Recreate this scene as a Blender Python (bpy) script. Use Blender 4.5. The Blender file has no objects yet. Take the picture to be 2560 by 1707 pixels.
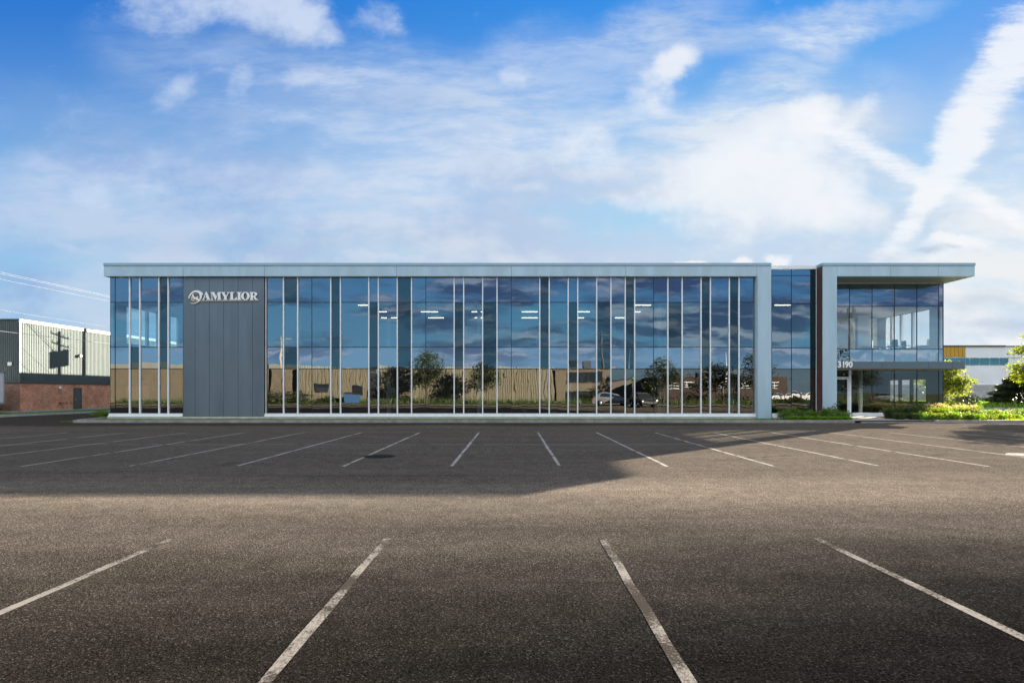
import bpy, bmesh, math, random
from mathutils import Vector, Matrix, Euler
R = math.radians
C = bpy.context.scene.collection
random.seed(7)

# ---------------------------------------------------------------- camera
EYE = 1.75
F = 1400.0                        # focal length in photo pixels (2560 wide)
cam_d = bpy.data.cameras.new('camera'); cam = bpy.data.objects.new('camera', cam_d); C.objects.link(cam)
cam.location = (0, 0, EYE); cam.rotation_euler = (R(90), 0, 0)
cam_d.sensor_width = 36; cam_d.lens = 36 * F / 2560
cam_d.shift_y = (980 - 853.5) / 2560
cam_d.clip_start = .05; cam_d.clip_end = 3000
sc = bpy.context.scene
sc.camera = cam
# ---------------------------------------------------------------- exposure
sc.view_settings.view_transform = 'Standard'; sc.view_settings.look = 'None'
sc.view_settings.gamma = 1; sc.view_settings.use_curve_mapping = False
EXPO = 2.85
sc.view_settings.exposure = EXPO
sc.cycles.use_denoising = True
sc.cycles.max_bounces = 8; sc.cycles.transparent_max_bounces = 16
sc.cycles.glossy_bounces = 4; sc.cycles.diffuse_bounces = 3; sc.cycles.transmission_bounces = 4
sc.cycles.sample_clamp_indirect = 8
# ---------------------------------------------------------------- sun
AZ = math.atan2(.746, .666); EL = R(14.2)
sun_dir = Vector((math.sin(AZ) * math.cos(EL), math.cos(AZ) * math.cos(EL), math.sin(EL)))
sl = bpy.data.lights.new('sun', 'SUN'); sl.energy = 5.0; sl.angle = R(.38); sl.color = (1, .86, .70)
so = bpy.data.objects.new('sun', sl); C.objects.link(so)
so.rotation_euler = (-sun_dir).to_track_quat('-Z', 'Y').to_euler(); so.location = (60, 60, 40)
# ---------------------------------------------------------------- world
world = bpy.data.worlds.new('World'); sc.world = world; world.use_nodes = True
SKY_STR = .1

def s2l(c):
    return tuple(((x / 255) / 12.92 if x / 255 <= .04045 else ((x / 255 + .055) / 1.055) ** 2.4) for x in c)

class G:
    """tiny node graph helper"""
    def __init__(s, tree): s.t = tree; s.n = tree.nodes; s.l = tree.links
    def put(s, sock, v):
        if isinstance(v, bpy.types.NodeSocket): s.l.new(v, sock)
        elif v is not None:
            try: sock.default_value = v
            except Exception: sock.default_value = (*v, 1)
    def node(s, kind, **kw):
        n = s.n.new(kind)
        for k, v in kw.items(): setattr(n, k, v)
        return n
    def m(s, op, a, b=None, c=None, clamp=False):
        n = s.node('ShaderNodeMath', operation=op, use_clamp=clamp)
        s.put(n.inputs[0], a); s.put(n.inputs[1], b); s.put(n.inputs[2], c)
        return n.outputs[0]
    def v(s, op, a, b=None):
        n = s.node('ShaderNodeVectorMath', operation=op)
        s.put(n.inputs[0], a); s.put(n.inputs[1], b)
        return n.outputs['Value'] if op in ('LENGTH', 'DOT_PRODUCT') else n.outputs[0]
    def rng(s, x, a, b, c=0, d=1, smooth=True):
        n = s.node('ShaderNodeMapRange', interpolation_type='SMOOTHSTEP' if smooth else 'LINEAR', clamp=True)
        s.put(n.inputs[0], x)
        for i, q in enumerate((a, b, c, d)): s.put(n.inputs[1 + i], q)
        return n.outputs[0]
    def mix(s, f, a, b, mode='MIX'):
        n = s.node('ShaderNodeMix', data_type='RGBA', blend_type=mode)
        s.put(n.inputs[0], f)
        s.put(n.inputs[6], a if isinstance(a, bpy.types.NodeSocket) else (*a[:3], 1))
        s.put(n.inputs[7], b if isinstance(b, bpy.types.NodeSocket) else (*b[:3], 1))
        return n.outputs[2]
    def noise(s, vec, scale, detail=4, rough=.55, dist=0, col=False, w=None):
        n = s.node('ShaderNodeTexNoise')
        if w is not None:
            n.noise_dimensions = '4D'; s.put(n.inputs['W'], w)
        if vec is not None: s.put(n.inputs['Vector'], vec)
        n.inputs['Scale'].default_value = scale; n.inputs['Detail'].default_value = detail
        n.inputs['Roughness'].default_value = rough; n.inputs['Distortion'].default_value = dist
        return n.outputs[1] if col else n.outputs[0]
    def xyz(s, x, y, z=0):
        n = s.node('ShaderNodeCombineXYZ')
        for i, q in enumerate((x, y, z)): s.put(n.inputs[i], q)
        return n.outputs[0]
    def sep(s, v):
        n = s.node('ShaderNodeSeparateXYZ'); s.put(n.inputs[0], v); return n.outputs
    def mapping(s, v, loc=(0, 0, 0), rot=(0, 0, 0), scale=(1, 1, 1), kind='POINT'):
        n = s.node('ShaderNodeMapping', vector_type=kind); s.put(n.inputs[0], v)
        n.inputs[1].default_value = loc; n.inputs[2].default_value = rot; n.inputs[3].default_value = scale
        return n.outputs[0]

def build_world():
    g = G(world.node_tree); g.n.clear()
    sky = g.node('ShaderNodeTexSky', sky_type='NISHITA'); sky.sun_disc = False
    sky.sun_elevation = EL; sky.sun_rotation = AZ; sky.altitude = 50; sky.air_density = 1.0; sky.dust_density = .4; sky.ozone_density = 2.5
    tc = g.node('ShaderNodeTexCoord').outputs['Generated']
    X, Y, Z = g.sep(tc)
    zc = g.m('MAXIMUM', Z, 0.0)
    K = 1.0 / (SKY_STR * 2 ** EXPO)            # display value -> world colour
    def dc(c, k=1): return tuple(q * K * k for q in s2l(c))
    # --- front half: direction as tangents (u right, v up) of the view north
    yy = g.m('MAXIMUM', Y, .12)
    u = g.m('DIVIDE', X, yy); v = g.m('DIVIDE', zc, yy)
    uv = g.xyz(u, v, 0)
    warp = g.v('SUBTRACT', g.noise(uv, 2.6, 5, .6, col=True), (.5, .5, .5))
    w2 = g.v('SUBTRACT', g.noise(uv, 11, 6, .65, col=True), (.5, .5, .5))
    def scl(vec, f):
        n = g.node('ShaderNodeVectorMath', operation='SCALE'); g.put(n.inputs[0], vec); n.inputs['Scale'].default_value = f; return n.outputs[0]
    uvw = g.v('ADD', uv, g.v('ADD', scl(warp, .16), scl(w2, .055)))
    uvp = g.v('ADD', uv, g.v('ADD', scl(warp, .05), scl(w2, .045)))
    def field(vec, blobs, soft=0.0):
        acc = None
        for (cx, cy, rx, ry, rot, amp) in blobs:
            S = 1.0884
            lu = (cx * S - 1280) / 1400; lv = (980 - cy * S) / 1400
            src = vec
            if acc is not None:            # ties each step to the one before, which keeps the node stack small
                tie = g.node('ShaderNodeVectorMath', operation='MULTIPLY_ADD'); g.put(tie.inputs[0], acc); tie.inputs[1].default_value = (1e-7,) * 3; g.put(tie.inputs[2], vec); src = tie.outputs[0]
            p = g.mapping(src, (lu, lv, 0), (0, 0, R(rot)), (rx * S / 1400, ry * S / 1400, 1), 'TEXTURE')
            f = g.rng(g.v('LENGTH', p), soft, 1.0, 1 - amp, 1)
            acc = f if acc is None else g.m('MULTIPLY', acc, f)
        return g.m('SUBTRACT', 1, acc)
    haze = field(uvw, soft=.30, blobs=[
        (1000, 640, 1500, 430, 0, .93), (1730, 430, 560, 300, 20, .80), (1000, 280, 700, 210, -6, .44),
        (480, 320, 480, 230, 10, .46), (250, 440, 460, 120, 0, .45), (60, 260, 260, 90, 0, .10), (1450, 110, 330, 130, 24, .50), (1480, 330, 420, 150, 0, .45),
        (2300, 560, 480, 230, 0, .75), (2290, 330, 170, 260, 0, .38), (640, 150, 480, 120, 0, .28), (1150, 180, 260, 130, 30, .38), (330, 100, 160, 120, 0, .32),
        (1850, 60, 420, 70, 14, .42), (1790, 160, 330, 90, 30, .36), (1750, 560, 700, 120, 0, .55), (2300, 780, 700, 300, 0, .85), (420, 400, 460, 170, 0, .45), (350, 520, 420, 90, -10, .45)])
    gaps = field(uvw, [(1460, 502, 300, 52, -4, .75), (2130, 330, 150, 120, -50, .62), (1960, 160, 200, 70, 30, .55), (60, 590, 210, 60, -12, .62), (1980, 428, 110, 40, 0, .40), (720, 545, 240, 16, 0, .30), (880, 582, 240, 12, 0, .25)])
    # fibres: stretched noise, running down-left to up-right
    uvf = g.v('ADD', uv, scl(warp, .07))
    fib = g.noise(g.mapping(uvf, rot=(0, 0, R(-24)), scale=(1.5, 6.0, 1)), 2.4, 12, .66)
    fib2 = g.noise(g.mapping(uvf, rot=(0, 0, R(-8)), scale=(1.2, 4.5, 1)), 1.5, 9, .58)
    haze = g.m('MULTIPLY', haze, g.rng(fib, .36, .62, .42, 1.30))
    haze = g.m('MULTIPLY', haze, g.rng(fib2, .34, .60, .62, 1.28), clamp=True)
    haze = g.m('MULTIPLY', g.m('POWER', haze, g.rng(v, .25, .62, .5, 1.0)), g.m('SUBTRACT', 1, gaps))
    # puffs and trails: firmer
    bright = field(uvp, [
        (620, 15, 250, 125, -12, .88), (380, 30, 220, 140, 0, .62), (730, 70, 90, 60, -40, .6), (880, 45, 130, 80, -20, .62),
        (400, 215, 110, 60, 40, .58), (545, 200, 90, 50, 60, .52), (685, 190, 110, 45, 0, .58),
        (215, 445, 90, 50, 0, .60), (345, 435, 110, 44, 0, .58), (1185, 165, 80, 70, 30, .36), (1345, 325, 120, 75, 0, .72), (1390, 375, 90, 60, 0, .5),
        (1545, 140, 92, 62, 35, .85), (1490, 210, 110, 110, 20, .45), (1860, 265, 90, 62, 30, .82), (1770, 330, 300, 130, 25, .80), (1750, 440, 420, 170, 6, .70), (1900, 480, 300, 90, -10, .5),
        (1980, 250, 100, 42, 40, .45), (170, 575, 150, 22, -18, .5), (2200, 555, 130, 30, 0, .62), (2140, 585, 90, 22, 0, .45),
        (1010, 430, 460, 34, -4, .30), (1350, 450, 360, 30, -6, .30)], .15)
    pn = g.noise(g.mapping(uvf, scale=(1, 1.25, 1)), 5.5, 12, .64)
    bright = g.rng(g.m('ADD', bright, g.m('MULTIPLY', g.m('SUBTRACT', pn, .5), 1.9)), .16, .92)
    trail = field(uvp, [(2345, 120, 230, 130, 58, .95), (2228, 290, 250, 105, 60, .95), (2150, 425, 200, 66, 52, .92), (2060, 545, 170, 50, 50, .62), (2190, 310, 100, 90, 30, .55),
                        (1980, 335, 260, 56, -27, .72), (2290, 480, 230, 42, -26, .78), (2110, 408, 120, 40, -28, .7)], .0)
    tn = g.noise(g.mapping(uv, rot=(0, 0, R(6)), scale=(1, 4.5, 1)), 9, 10, .72)
    trail = g.rng(g.m('ADD', trail, g.m('MULTIPLY', g.m('SUBTRACT', tn, .5), 1.3)), .14, .85)
    cumu = field(uvp, [(1575, 606, 70, 16, 0, 1), (1705, 603, 56, 24, 0, 1), (1795, 600, 50, 28, 0, 1), (2200, 548, 150, 26, 0, .85), (2310, 785, 110, 34, 0, .75)], .1)
    cumu = g.m('MULTIPLY', g.rng(g.m('ADD', cumu, g.m('MULTIPLY', g.m('SUBTRACT', pn, .5), 1.6)), .30, .95), .85)
    cshade = field(uvp, [(2130, 573, 55, 14, 0, .8), (2180, 565, 40, 10, 0, .6), (2250, 690, 160, 30, 0, .5), (2300, 740, 140, 18, 0, .45), (700, 555, 900, 60, 0, .28), (900, 235, 420, 60, 0, .25), (560, 90, 240, 40, 0, .35)])
    # blue of the front sky
    r1 = g.rng(v, .24, .72, 0, 1)
    bl = g.mix(r1, dc((140, 188, 224)), dc((16, 112, 204)))
    br = g.mix(g.rng(v, .28, .72, 0, 1), dc((160, 205, 236)), dc((0, 138, 228)))
    blue = g.mix(g.rng(u, -.9, .75, 0, 1), bl, br)
    nish = g.v('MINIMUM', g.mix(1, sky.outputs[0], (.62, .62, .66), 'MULTIPLY'), (2.2, 2.3, 2.5))
    blue = g.mix(.08, blue, nish)
    side = g.rng(u, -.75, .55, 0, 1)
    hcol = g.mix(side, dc((182, 204, 238)), dc((226, 235, 246)))
    hcol = g.mix(g.rng(v, .50, .12, 0, 1), hcol, g.mix(side, dc((198, 214, 234)), dc((240, 242, 243))))
    pcol = g.mix(side, dc((205, 220, 243)), dc((244, 247, 252)))
    shd = g.noise(g.mapping(uvf, loc=(4, 2, 0), scale=(1, 1.8, 1)), 2.2, 8, .6)
    hcol = g.mix(g.rng(shd, .44, .62, 0, .80), hcol, g.mix(side, dc((138, 172, 222)), dc((196, 212, 234))))
    col = g.mix(g.m('MULTIPLY', haze, .98), blue, hcol)
    col = g.mix(g.m('MULTIPLY', bright, .86), col, pcol)
    col = g.mix(g.m('MULTIPLY', trail, .86), col, dc((248, 250, 253)))
    col = g.mix(cumu, col, dc((247, 248, 250)))
    col = g.mix(g.m('MULTIPLY', cshade, .6), col, dc((160, 180, 205)))
    # --- the rest of the sky (behind the photographer): deeper blue, lilac evening clouds
    inv = g.m('DIVIDE', 1, g.m('ADD', zc, .22))
    pl = g.xyz(g.m('MULTIPLY', X, inv), g.m('MULTIPLY', Y, inv), 0)
    cn = g.noise(g.mapping(pl, loc=(3.1, 1.7, 0), scale=(.8, 1.1, 1)), 1.9, 9, .58, .3)
    cn2 = g.noise(g.mapping(pl, loc=(8.1, 5.7, 0), scale=(.8, 1.5, 1)), 3.4, 7, .6)
    # clouds mostly to the west side and in a middle band
    cover = g.m('ADD', cn, g.rng(X, -.35, .45, -.01, .10))
    cb = g.m('MULTIPLY', g.rng(cover, .45, .64), g.rng(Z, .02, .11, .25, 1))
    rise = g.rng(Z, .0, .55, 0, 1)
    back = g.mix(rise, g.mix(.12, dc((140, 196, 226)), nish), g.mix(.12, dc((16, 104, 200)), nish))
    ccol = g.mix(g.rng(cn2, .46, .62), dc((112, 114, 148)), dc((240, 214, 212), 1.35))
    back = g.mix(g.m('MULTIPLY', cb, .85), back, ccol)
    back = g.mix(g.rng(Z, .06, .0, 0, .55), back, dc((170, 195, 215)))
    front = g.rng(Y, .02, .30)
    fin = g.mix(front, back, col)
    # overhead, out of view: blue and grey cloud, dimmed to deepen the ground shade
    over = g.mix(g.rng(cn, .36, .52), dc((62, 108, 165)), dc((150, 156, 168)))
    fin = g.mix(g.rng(Z, .60, .78), fin, over)
    # unseen bright cloud deck added high behind the camera to light the front
    fin = g.mix(g.m('MULTIPLY', g.rng(Z, .24, .40), g.rng(Y, .0, -.15)), fin, g.mix(g.rng(cn, .36, .52), dc((175, 205, 238), 1.3), dc((250, 252, 255), 1.75)))
    fin = g.mix(g.rng(Z, -.02, -.0005), dc((95, 92, 85)), fin)
    bg = g.node('ShaderNodeBackground'); g.put(bg.inputs[0], fin); bg.inputs[1].default_value = SKY_STR
    out = g.node('ShaderNodeOutputWorld'); g.l.new(bg.outputs[0], out.inputs[0])
build_world()
world.cycles.sampling_method = 'MANUAL'; world.cycles.sample_map_resolution = 512
# ================================================================ helpers
ORD = ('first second third fourth fifth sixth seventh eighth ninth tenth eleventh twelfth thirteenth fourteenth fifteenth sixteenth seventeenth').split()
def tag(o, label=None, cat=None, group=None, kind=None):
    if label: o['label'] = label
    if cat: o['category'] = cat
    if group: o['group'] = group
    if kind: o['kind'] = kind
    return o
def empty(name, loc=(0, 0, 0), rz=0, label=None, cat=None, group=None):
    o = bpy.data.objects.new(name, None); C.objects.link(o); o.location = loc; o.rotation_euler = (0, 0, rz); o.empty_display_size = .2
    return tag(o, label, cat, group)
class MB:
    def __init__(s): s.v = []; s.f = []; s.mi = []; s.cur = 0; s.smooth = []
    def add(s, vs, fs, smooth=False):
        b = len(s.v); s.v += [tuple(q) for q in vs]
        for f in fs: s.f.append(tuple(b + i for i in f)); s.mi.append(s.cur); s.smooth.append(smooth)
        return s
    def box(s, x0, x1, y0, y1, z0, z1):
        return s.add([(x0, y0, z0), (x1, y0, z0), (x1, y1, z0), (x0, y1, z0), (x0, y0, z1), (x1, y0, z1), (x1, y1, z1), (x0, y1, z1)],
                     [(0, 3, 2, 1), (4, 5, 6, 7), (0, 1, 5, 4), (1, 2, 6, 5), (2, 3, 7, 6), (3, 0, 4, 7)])
    def quad(s, a, b, c, d): return s.add([a, b, c, d], [(0, 1, 2, 3)])
    def tube(s, pts, r, n=8, caps=True):
        pts = [Vector(p) for p in pts]
        rr = r if isinstance(r, (list, tuple)) else [r] * len(pts)
        rings = []
        for i, p in enumerate(pts):
            d = (pts[min(i + 1, len(pts) - 1)] - pts[max(i - 1, 0)]).normalized()
            a = d.cross(Vector((0, 0, 1)))
            if a.length < .05: a = d.cross(Vector((1, 0, 0)))
            a.normalize(); b = d.cross(a)
            rings.append([p + rr[i] * (a * math.cos(2 * math.pi * k / n) + b * math.sin(2 * math.pi * k / n)) for k in range(n)])
        vs = [q for rg in rings for q in rg]; fs = []
        for i in range(len(pts) - 1):
            for k in range(n):
                fs.append((i * n + k, i * n + (k + 1) % n, (i + 1) * n + (k + 1) % n, (i + 1) * n + k))
        if caps: fs += [tuple(range(n)), tuple(reversed(range((len(pts) - 1) * n, len(pts) * n)))]
        return s.add(vs, fs, True)
    def prism(s, poly, axis, a, b):
        """extrude a 2-D polygon; axis 'y' = polygon in x,z; 'x' = polygon in y,z; 'z' = polygon in x,y"""
        n = len(poly)
        P = {'y': lambda p, t: (p[0], t, p[1]), 'x': lambda p, t: (t, p[0], p[1]), 'z': lambda p, t: (p[0], p[1], t)}[axis]
        vs = [P(p, a) for p in poly] + [P(p, b) for p in poly]
        return s.add(vs, [tuple(range(n)), tuple(range(2 * n - 1, n - 1, -1))] + [(i, i + n, (i + 1) % n + n, (i + 1) % n) for i in range(n)])
    def build(s, name, mat, parent=None, bevel=0):
        me = bpy.data.meshes.new(name); me.from_pydata(s.v, [], s.f)
        mats = mat if isinstance(mat, (list, tuple)) else [mat]
        for q in mats: me.materials.append(q)
        me.polygons.foreach_set('material_index', s.mi); me.polygons.foreach_set('use_smooth', s.smooth)
        bm = bmesh.new(); bm.from_mesh(me)
        if getattr(s, 'recalc', True) and len(s.f) < 60000: bmesh.ops.recalc_face_normals(bm, faces=bm.faces)
        bm.to_mesh(me); bm.free(); me.update()
        o = bpy.data.objects.new(name, me); C.objects.link(o)
        if parent is not None: o.parent = parent
        if bevel:
            b = o.modifiers.new('bevel', 'BEVEL'); b.width = bevel; b.segments = 2; b.limit_method = 'ANGLE'
        return o
def kids(o): return [q for q in bpy.data.objects if q.parent is o]
def copy_tree(o, parent=None):
    c = o.copy(); C.objects.link(c)
    if parent is not None: c.parent = parent
    for ch in kids(o): copy_tree(ch, c)
    return c
def wx(px, Y): return (px - 1280) * Y / F            # photo column -> x on the plane at depth Y
def wz(py, Y): return EYE + (980 - py) * Y / F       # photo row -> height on the plane at depth Y

# ================================================================ materials
def material(name):
    m = bpy.data.materials.new(name); m.use_nodes = True; g = G(m.node_tree); g.n.clear()
    out = g.node('ShaderNodeOutputMaterial'); return m, g, out
def simple(name, col, rough=.6, metal=0, spec=.5, var=.08, vscale=3.0, bump=0, bscale=40, streak=False):
    m, g, out = material(name)
    p = g.node('ShaderNodeBsdfPrincipled'); lc = s2l(col) if max(col) > 1.01 else col
    tc = g.node('ShaderNodeTexCoord').outputs['Object']
    n = g.noise(g.mapping(tc, scale=(1, 1, .18)) if streak else tc, vscale, 6, .6)
    c = g.mix(g.rng(n, .3, .7, 0, 1), tuple(q * (1 - var) for q in lc), tuple(min(1, q * (1 + var)) for q in lc))
    g.put(p.inputs['Base Color'], c); p.inputs['Roughness'].default_value = rough; p.inputs['Metallic'].default_value = metal
    p.inputs['Specular IOR Level'].default_value = spec
    if bump:
        b = g.node('ShaderNodeBump'); b.inputs['Distance'].default_value = bump; g.put(b.inputs['Height'], g.noise(tc, bscale, 4, .6)); g.l.new(b.outputs[0], p.inputs['Normal'])
    g.l.new(p.outputs[0], out.inputs[0]); return m
def asphalt_mat(name, c0, c1, light_zones=False):
    m, g, out = material(name); p = g.node('ShaderNodeBsdfDiffuse')
    tc = g.node('ShaderNodeTexCoord').outputs['Object']
    fine = g.noise(tc, 46, 4, .8); mid = g.noise(tc, 3.1, 7, .62)
    big = g.noise(g.mapping(tc, scale=(.16, .75, 1)), 1.0, 5, .6)
    vo = g.node('ShaderNodeTexVoronoi'); g.put(vo.inputs['Vector'], tc); vo.inputs['Scale'].default_value = 85
    stone = g.sep(vo.outputs['Color'])[0]
    c = g.mix(g.rng(big, .32, .68), c0, c1)
    c = g.mix(1, c, g.xyz(*[g.rng(mid, .3, .7, .84, 1.14)] * 3), 'MULTIPLY')
    c = g.mix(1, c, g.xyz(*[g.rng(fine, .32, .68, .08, 2.0, False)] * 3), 'MULTIPLY')
    c = g.mix(g.rng(stone, .86, .97, 0, .62), c, tuple(min(1, q * 3.6) for q in c1))
    c = g.mix(g.rng(stone, .16, .05, 0, .7), c, tuple(q * .3 for q in c0))
    # faint oil spots and paving seams
    ve = g.node('ShaderNodeTexVoronoi', feature='DISTANCE_TO_EDGE'); g.put(ve.inputs['Vector'], g.v('ADD', tc, g.v('MULTIPLY', g.noise(tc, 1.3, 6, .7, col=True), (.9, .9, 0)))); ve.inputs['Scale'].default_value = .16
    crack = g.m('MULTIPLY', g.rng(ve.outputs['Distance'], .0022, .0008), g.rng(g.noise(tc, .21, 2, .5), .52, .60))
    c = g.mix(g.m('MULTIPLY', crack, .75), c, tuple(q * .25 for q in c0))
    tyre = g.noise(g.mapping(tc, rot=(0, 0, R(4)), scale=(.06, 2.6, 1)), 1.0, 3, .6); c = g.mix(g.rng(tyre, .58, .72, 0, .28), c, tuple(q * .5 for q in c0))
    sp = g.noise(tc, .62, 3, .5); c = g.mix(g.rng(sp, .63, .76, 0, .38), c, tuple(q * .45 for q in c0))
    if light_zones:
        # light painted into the colour: dark foreground falloff, paler sunlit strip, darker shaded stalls
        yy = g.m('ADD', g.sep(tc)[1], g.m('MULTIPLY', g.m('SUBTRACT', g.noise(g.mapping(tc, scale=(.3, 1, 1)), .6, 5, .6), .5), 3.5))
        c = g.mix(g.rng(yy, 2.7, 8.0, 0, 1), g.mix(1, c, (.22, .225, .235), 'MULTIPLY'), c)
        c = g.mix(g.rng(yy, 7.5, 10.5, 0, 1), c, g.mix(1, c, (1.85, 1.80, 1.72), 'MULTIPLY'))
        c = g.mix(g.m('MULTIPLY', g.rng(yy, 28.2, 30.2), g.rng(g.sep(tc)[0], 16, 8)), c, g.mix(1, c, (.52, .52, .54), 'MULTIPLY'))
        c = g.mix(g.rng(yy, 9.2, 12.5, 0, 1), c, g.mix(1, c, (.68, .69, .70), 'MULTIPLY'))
    g.put(p.inputs['Color'], c)
    p.inputs['Roughness'].default_value = 1.0
    b = g.node('ShaderNodeBump'); b.inputs['Distance'].default_value = .007; b.inputs['Strength'].default_value = 1
    g.put(b.inputs['Height'], g.m('ADD', g.m('MULTIPLY', vo.outputs['Distance'], .5), fine)); g.l.new(b.outputs[0], p.inputs['Normal'])
    q = g.node('ShaderNodeBsdfPrincipled'); g.put(q.inputs['Base Color'], c); q.inputs['Roughness'].default_value = 1.0; q.inputs['Specular IOR Level'].default_value = 0.0
    g.l.new(b.outputs[0], q.inputs['Normal'])
    # low sheen towards the sun grows away from the camera, near bays are matt
    mx = g.node('ShaderNodeMixShader'); g.put(mx.inputs[0], g.rng(yy, 3.5, 9.5, .05, .85) if light_zones else .8)
    g.l.new(p.outputs[0], mx.inputs[1]); g.l.new(q.outputs[0], mx.inputs[2]); g.l.new(mx.outputs[0], out.inputs[0]); return m
def line_mat(name, k=1.0, soft=0.0):
    m, g, out = material(name); tc = g.node('ShaderNodeTexCoord').outputs['Object']
    p = g.node('ShaderNodeBsdfPrincipled')
    n1 = g.noise(tc, 42, 5, .85); n2 = g.noise(tc, 1.6, 4, .6)
    wear = g.rng(g.m('ADD', n1, g.m('MULTIPLY', g.m('SUBTRACT', n2, .5), 1.0)), .41 - soft, .60 - soft)
    c = g.mix(wear, (.038, .034, .030), tuple(q * k for q in (.18, .172, .16))); g.put(p.inputs['Base Color'], c)
    p.inputs['Roughness'].default_value = 1.0; p.inputs['Specular IOR Level'].default_value = 0
    g.l.new(p.outputs[0], out.inputs[0]); return m
def glass_mat(name, refl, reflcol, trans, wav=.0026, rough=0.0, opaque=None, wscale=.62):
    m, g, out = material(name)
    tc = g.node('ShaderNodeTexCoord').outputs['Object']
    rnd = g.node('ShaderNodeAttribute', attribute_name='rnd').outputs['Fac']
    n = g.noise(g.mapping(tc, scale=(1, 1, .55)), wscale, 1.5, .45, w=g.m('MULTIPLY', rnd, 37))
    n2 = g.noise(g.mapping(tc, scale=(1.2, 1, .8)), 1.7, 1, .4, w=g.m('MULTIPLY', rnd, 21))
    b = g.node('ShaderNodeBump'); b.inputs['Distance'].default_value = 1; b.inputs['Strength'].default_value = 1
    g.put(b.inputs['Height'], g.m('ADD', g.m('MULTIPLY', n, wav * 4.5), g.m('MULTIPLY', n2, wav * .55)))
    gl = g.node('ShaderNodeBsdfGlossy'); gl.inputs['Roughness'].default_value = rough; g.put(gl.inputs['Color'], reflcol)
    g.l.new(b.outputs[0], gl.inputs['Normal'])
    if opaque is None:
        tr = g.node('ShaderNodeBsdfTransparent'); g.put(tr.inputs[0], trans)
    else:
        tr = g.node('ShaderNodeBsdfDiffuse'); g.put(tr.inputs[0], opaque)
    ge = g.node('ShaderNodeNewGeometry'); cs = g.m('ABSOLUTE', g.v('DOT_PRODUCT', ge.outputs['Incoming'], ge.outputs['Normal']))
    fac = g.m('ADD', refl, g.m('MULTIPLY', g.m('POWER', g.m('SUBTRACT', 1, cs), 5), 1 - refl), clamp=True)
    mx = g.node('ShaderNodeMixShader'); g.put(mx.inputs[0], fac); g.l.new(tr.outputs[0], mx.inputs[1]); g.l.new(gl.outputs[0], mx.inputs[2])
    g.l.new(mx.outputs[0], out.inputs[0]); return m
def leaf_mat(name, c0, c1, trans=.45, scale=2.5):
    m, g, out = material(name); tc = g.node('ShaderNodeTexCoord').outputs['Object']
    n = g.noise(tc, scale, 4, .7); n2 = g.noise(tc, scale * 9, 2, .6)
    c = g.mix(g.rng(g.m('ADD', g.m('MULTIPLY', n, .6), g.m('MULTIPLY', n2, .4)), .38, .62), c0, c1)
    p = g.node('ShaderNodeBsdfPrincipled'); g.put(p.inputs['Base Color'], c); p.inputs['Roughness'].default_value = .55
    t = g.node('ShaderNodeBsdfTranslucent'); g.put(t.inputs[0], g.mix(1, c, (1.5, 1.5, .6), 'MULTIPLY'))
    mx = g.node('ShaderNodeMixShader'); mx.inputs[0].default_value = trans; g.l.new(p.outputs[0], mx.inputs[1]); g.l.new(t.outputs[0], mx.inputs[2])
    g.l.new(mx.outputs[0], out.inputs[0]); return m
def brick_mat(name, c1, c2, mortar, bw=.24, bh=.075, axis='x'):
    m, g, out = material(name); tc = g.node('ShaderNodeTexCoord').outputs['Object']; X, Y, Z = g.sep(tc)
    v = g.xyz(Y if axis == 'y' else X, Z, 0)
    b = g.node('ShaderNodeTexBrick'); g.put(b.inputs['Vector'], v); g.put(b.inputs['Color1'], c1); g.put(b.inputs['Color2'], c2); g.put(b.inputs['Mortar'], mortar)
    b.inputs['Scale'].default_value = 1; b.inputs['Mortar Size'].default_value = .009; b.inputs['Brick Width'].default_value = bw; b.inputs['Row Height'].default_value = bh
    n = g.noise(tc, 1.6, 6, .65); n2 = g.noise(g.mapping(tc, scale=(1, 1, 3)), 7, 4, .7)
    c = g.mix(1, b.outputs[0], g.xyz(*[g.rng(g.m('ADD', g.m('MULTIPLY', n, .4), g.m('MULTIPLY', n2, .6)), .35, .65, .6, 1.35)] * 3), 'MULTIPLY')
    p = g.node('ShaderNodeBsdfPrincipled'); g.put(p.inputs['Base Color'], c); p.inputs['Roughness'].default_value = .85
    bp = g.node('ShaderNodeBump'); bp.inputs['Distance'].default_value = .006; g.put(bp.inputs['Height'], g.m('SUBTRACT', n2, b.outputs[1])); g.l.new(bp.outputs[0], p.inputs['Normal'])
    g.l.new(p.outputs[0], out.inputs[0]); return m
def lamp_mat(name, col, e):
    m, g, out = material(name); em = g.node('ShaderNodeEmission'); g.put(em.inputs[0], col); em.inputs[1].default_value = e
    g.l.new(em.outputs[0], out.inputs[0]); return m
def ground_mat(name):
    m, g, out = material(name); tc = g.node('ShaderNodeTexCoord').outputs['Object']
    n = g.noise(tc, .25, 8, .65); n2 = g.noise(tc, 14, 5, .7)
    c = g.mix(g.rng(n, .35, .65), (.055, .085, .018), (.10, .10, .035)); c = g.mix(1, c, g.xyz(*[g.rng(n2, .3, .7, .5, 1.5)] * 3), 'MULTIPLY')
    p = g.node('ShaderNodeBsdfPrincipled'); g.put(p.inputs['Base Color'], c); p.inputs['Roughness'].default_value = .95; p.inputs['Specular IOR Level'].default_value = .1
    g.l.new(p.outputs[0], out.inputs[0]); return m

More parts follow.
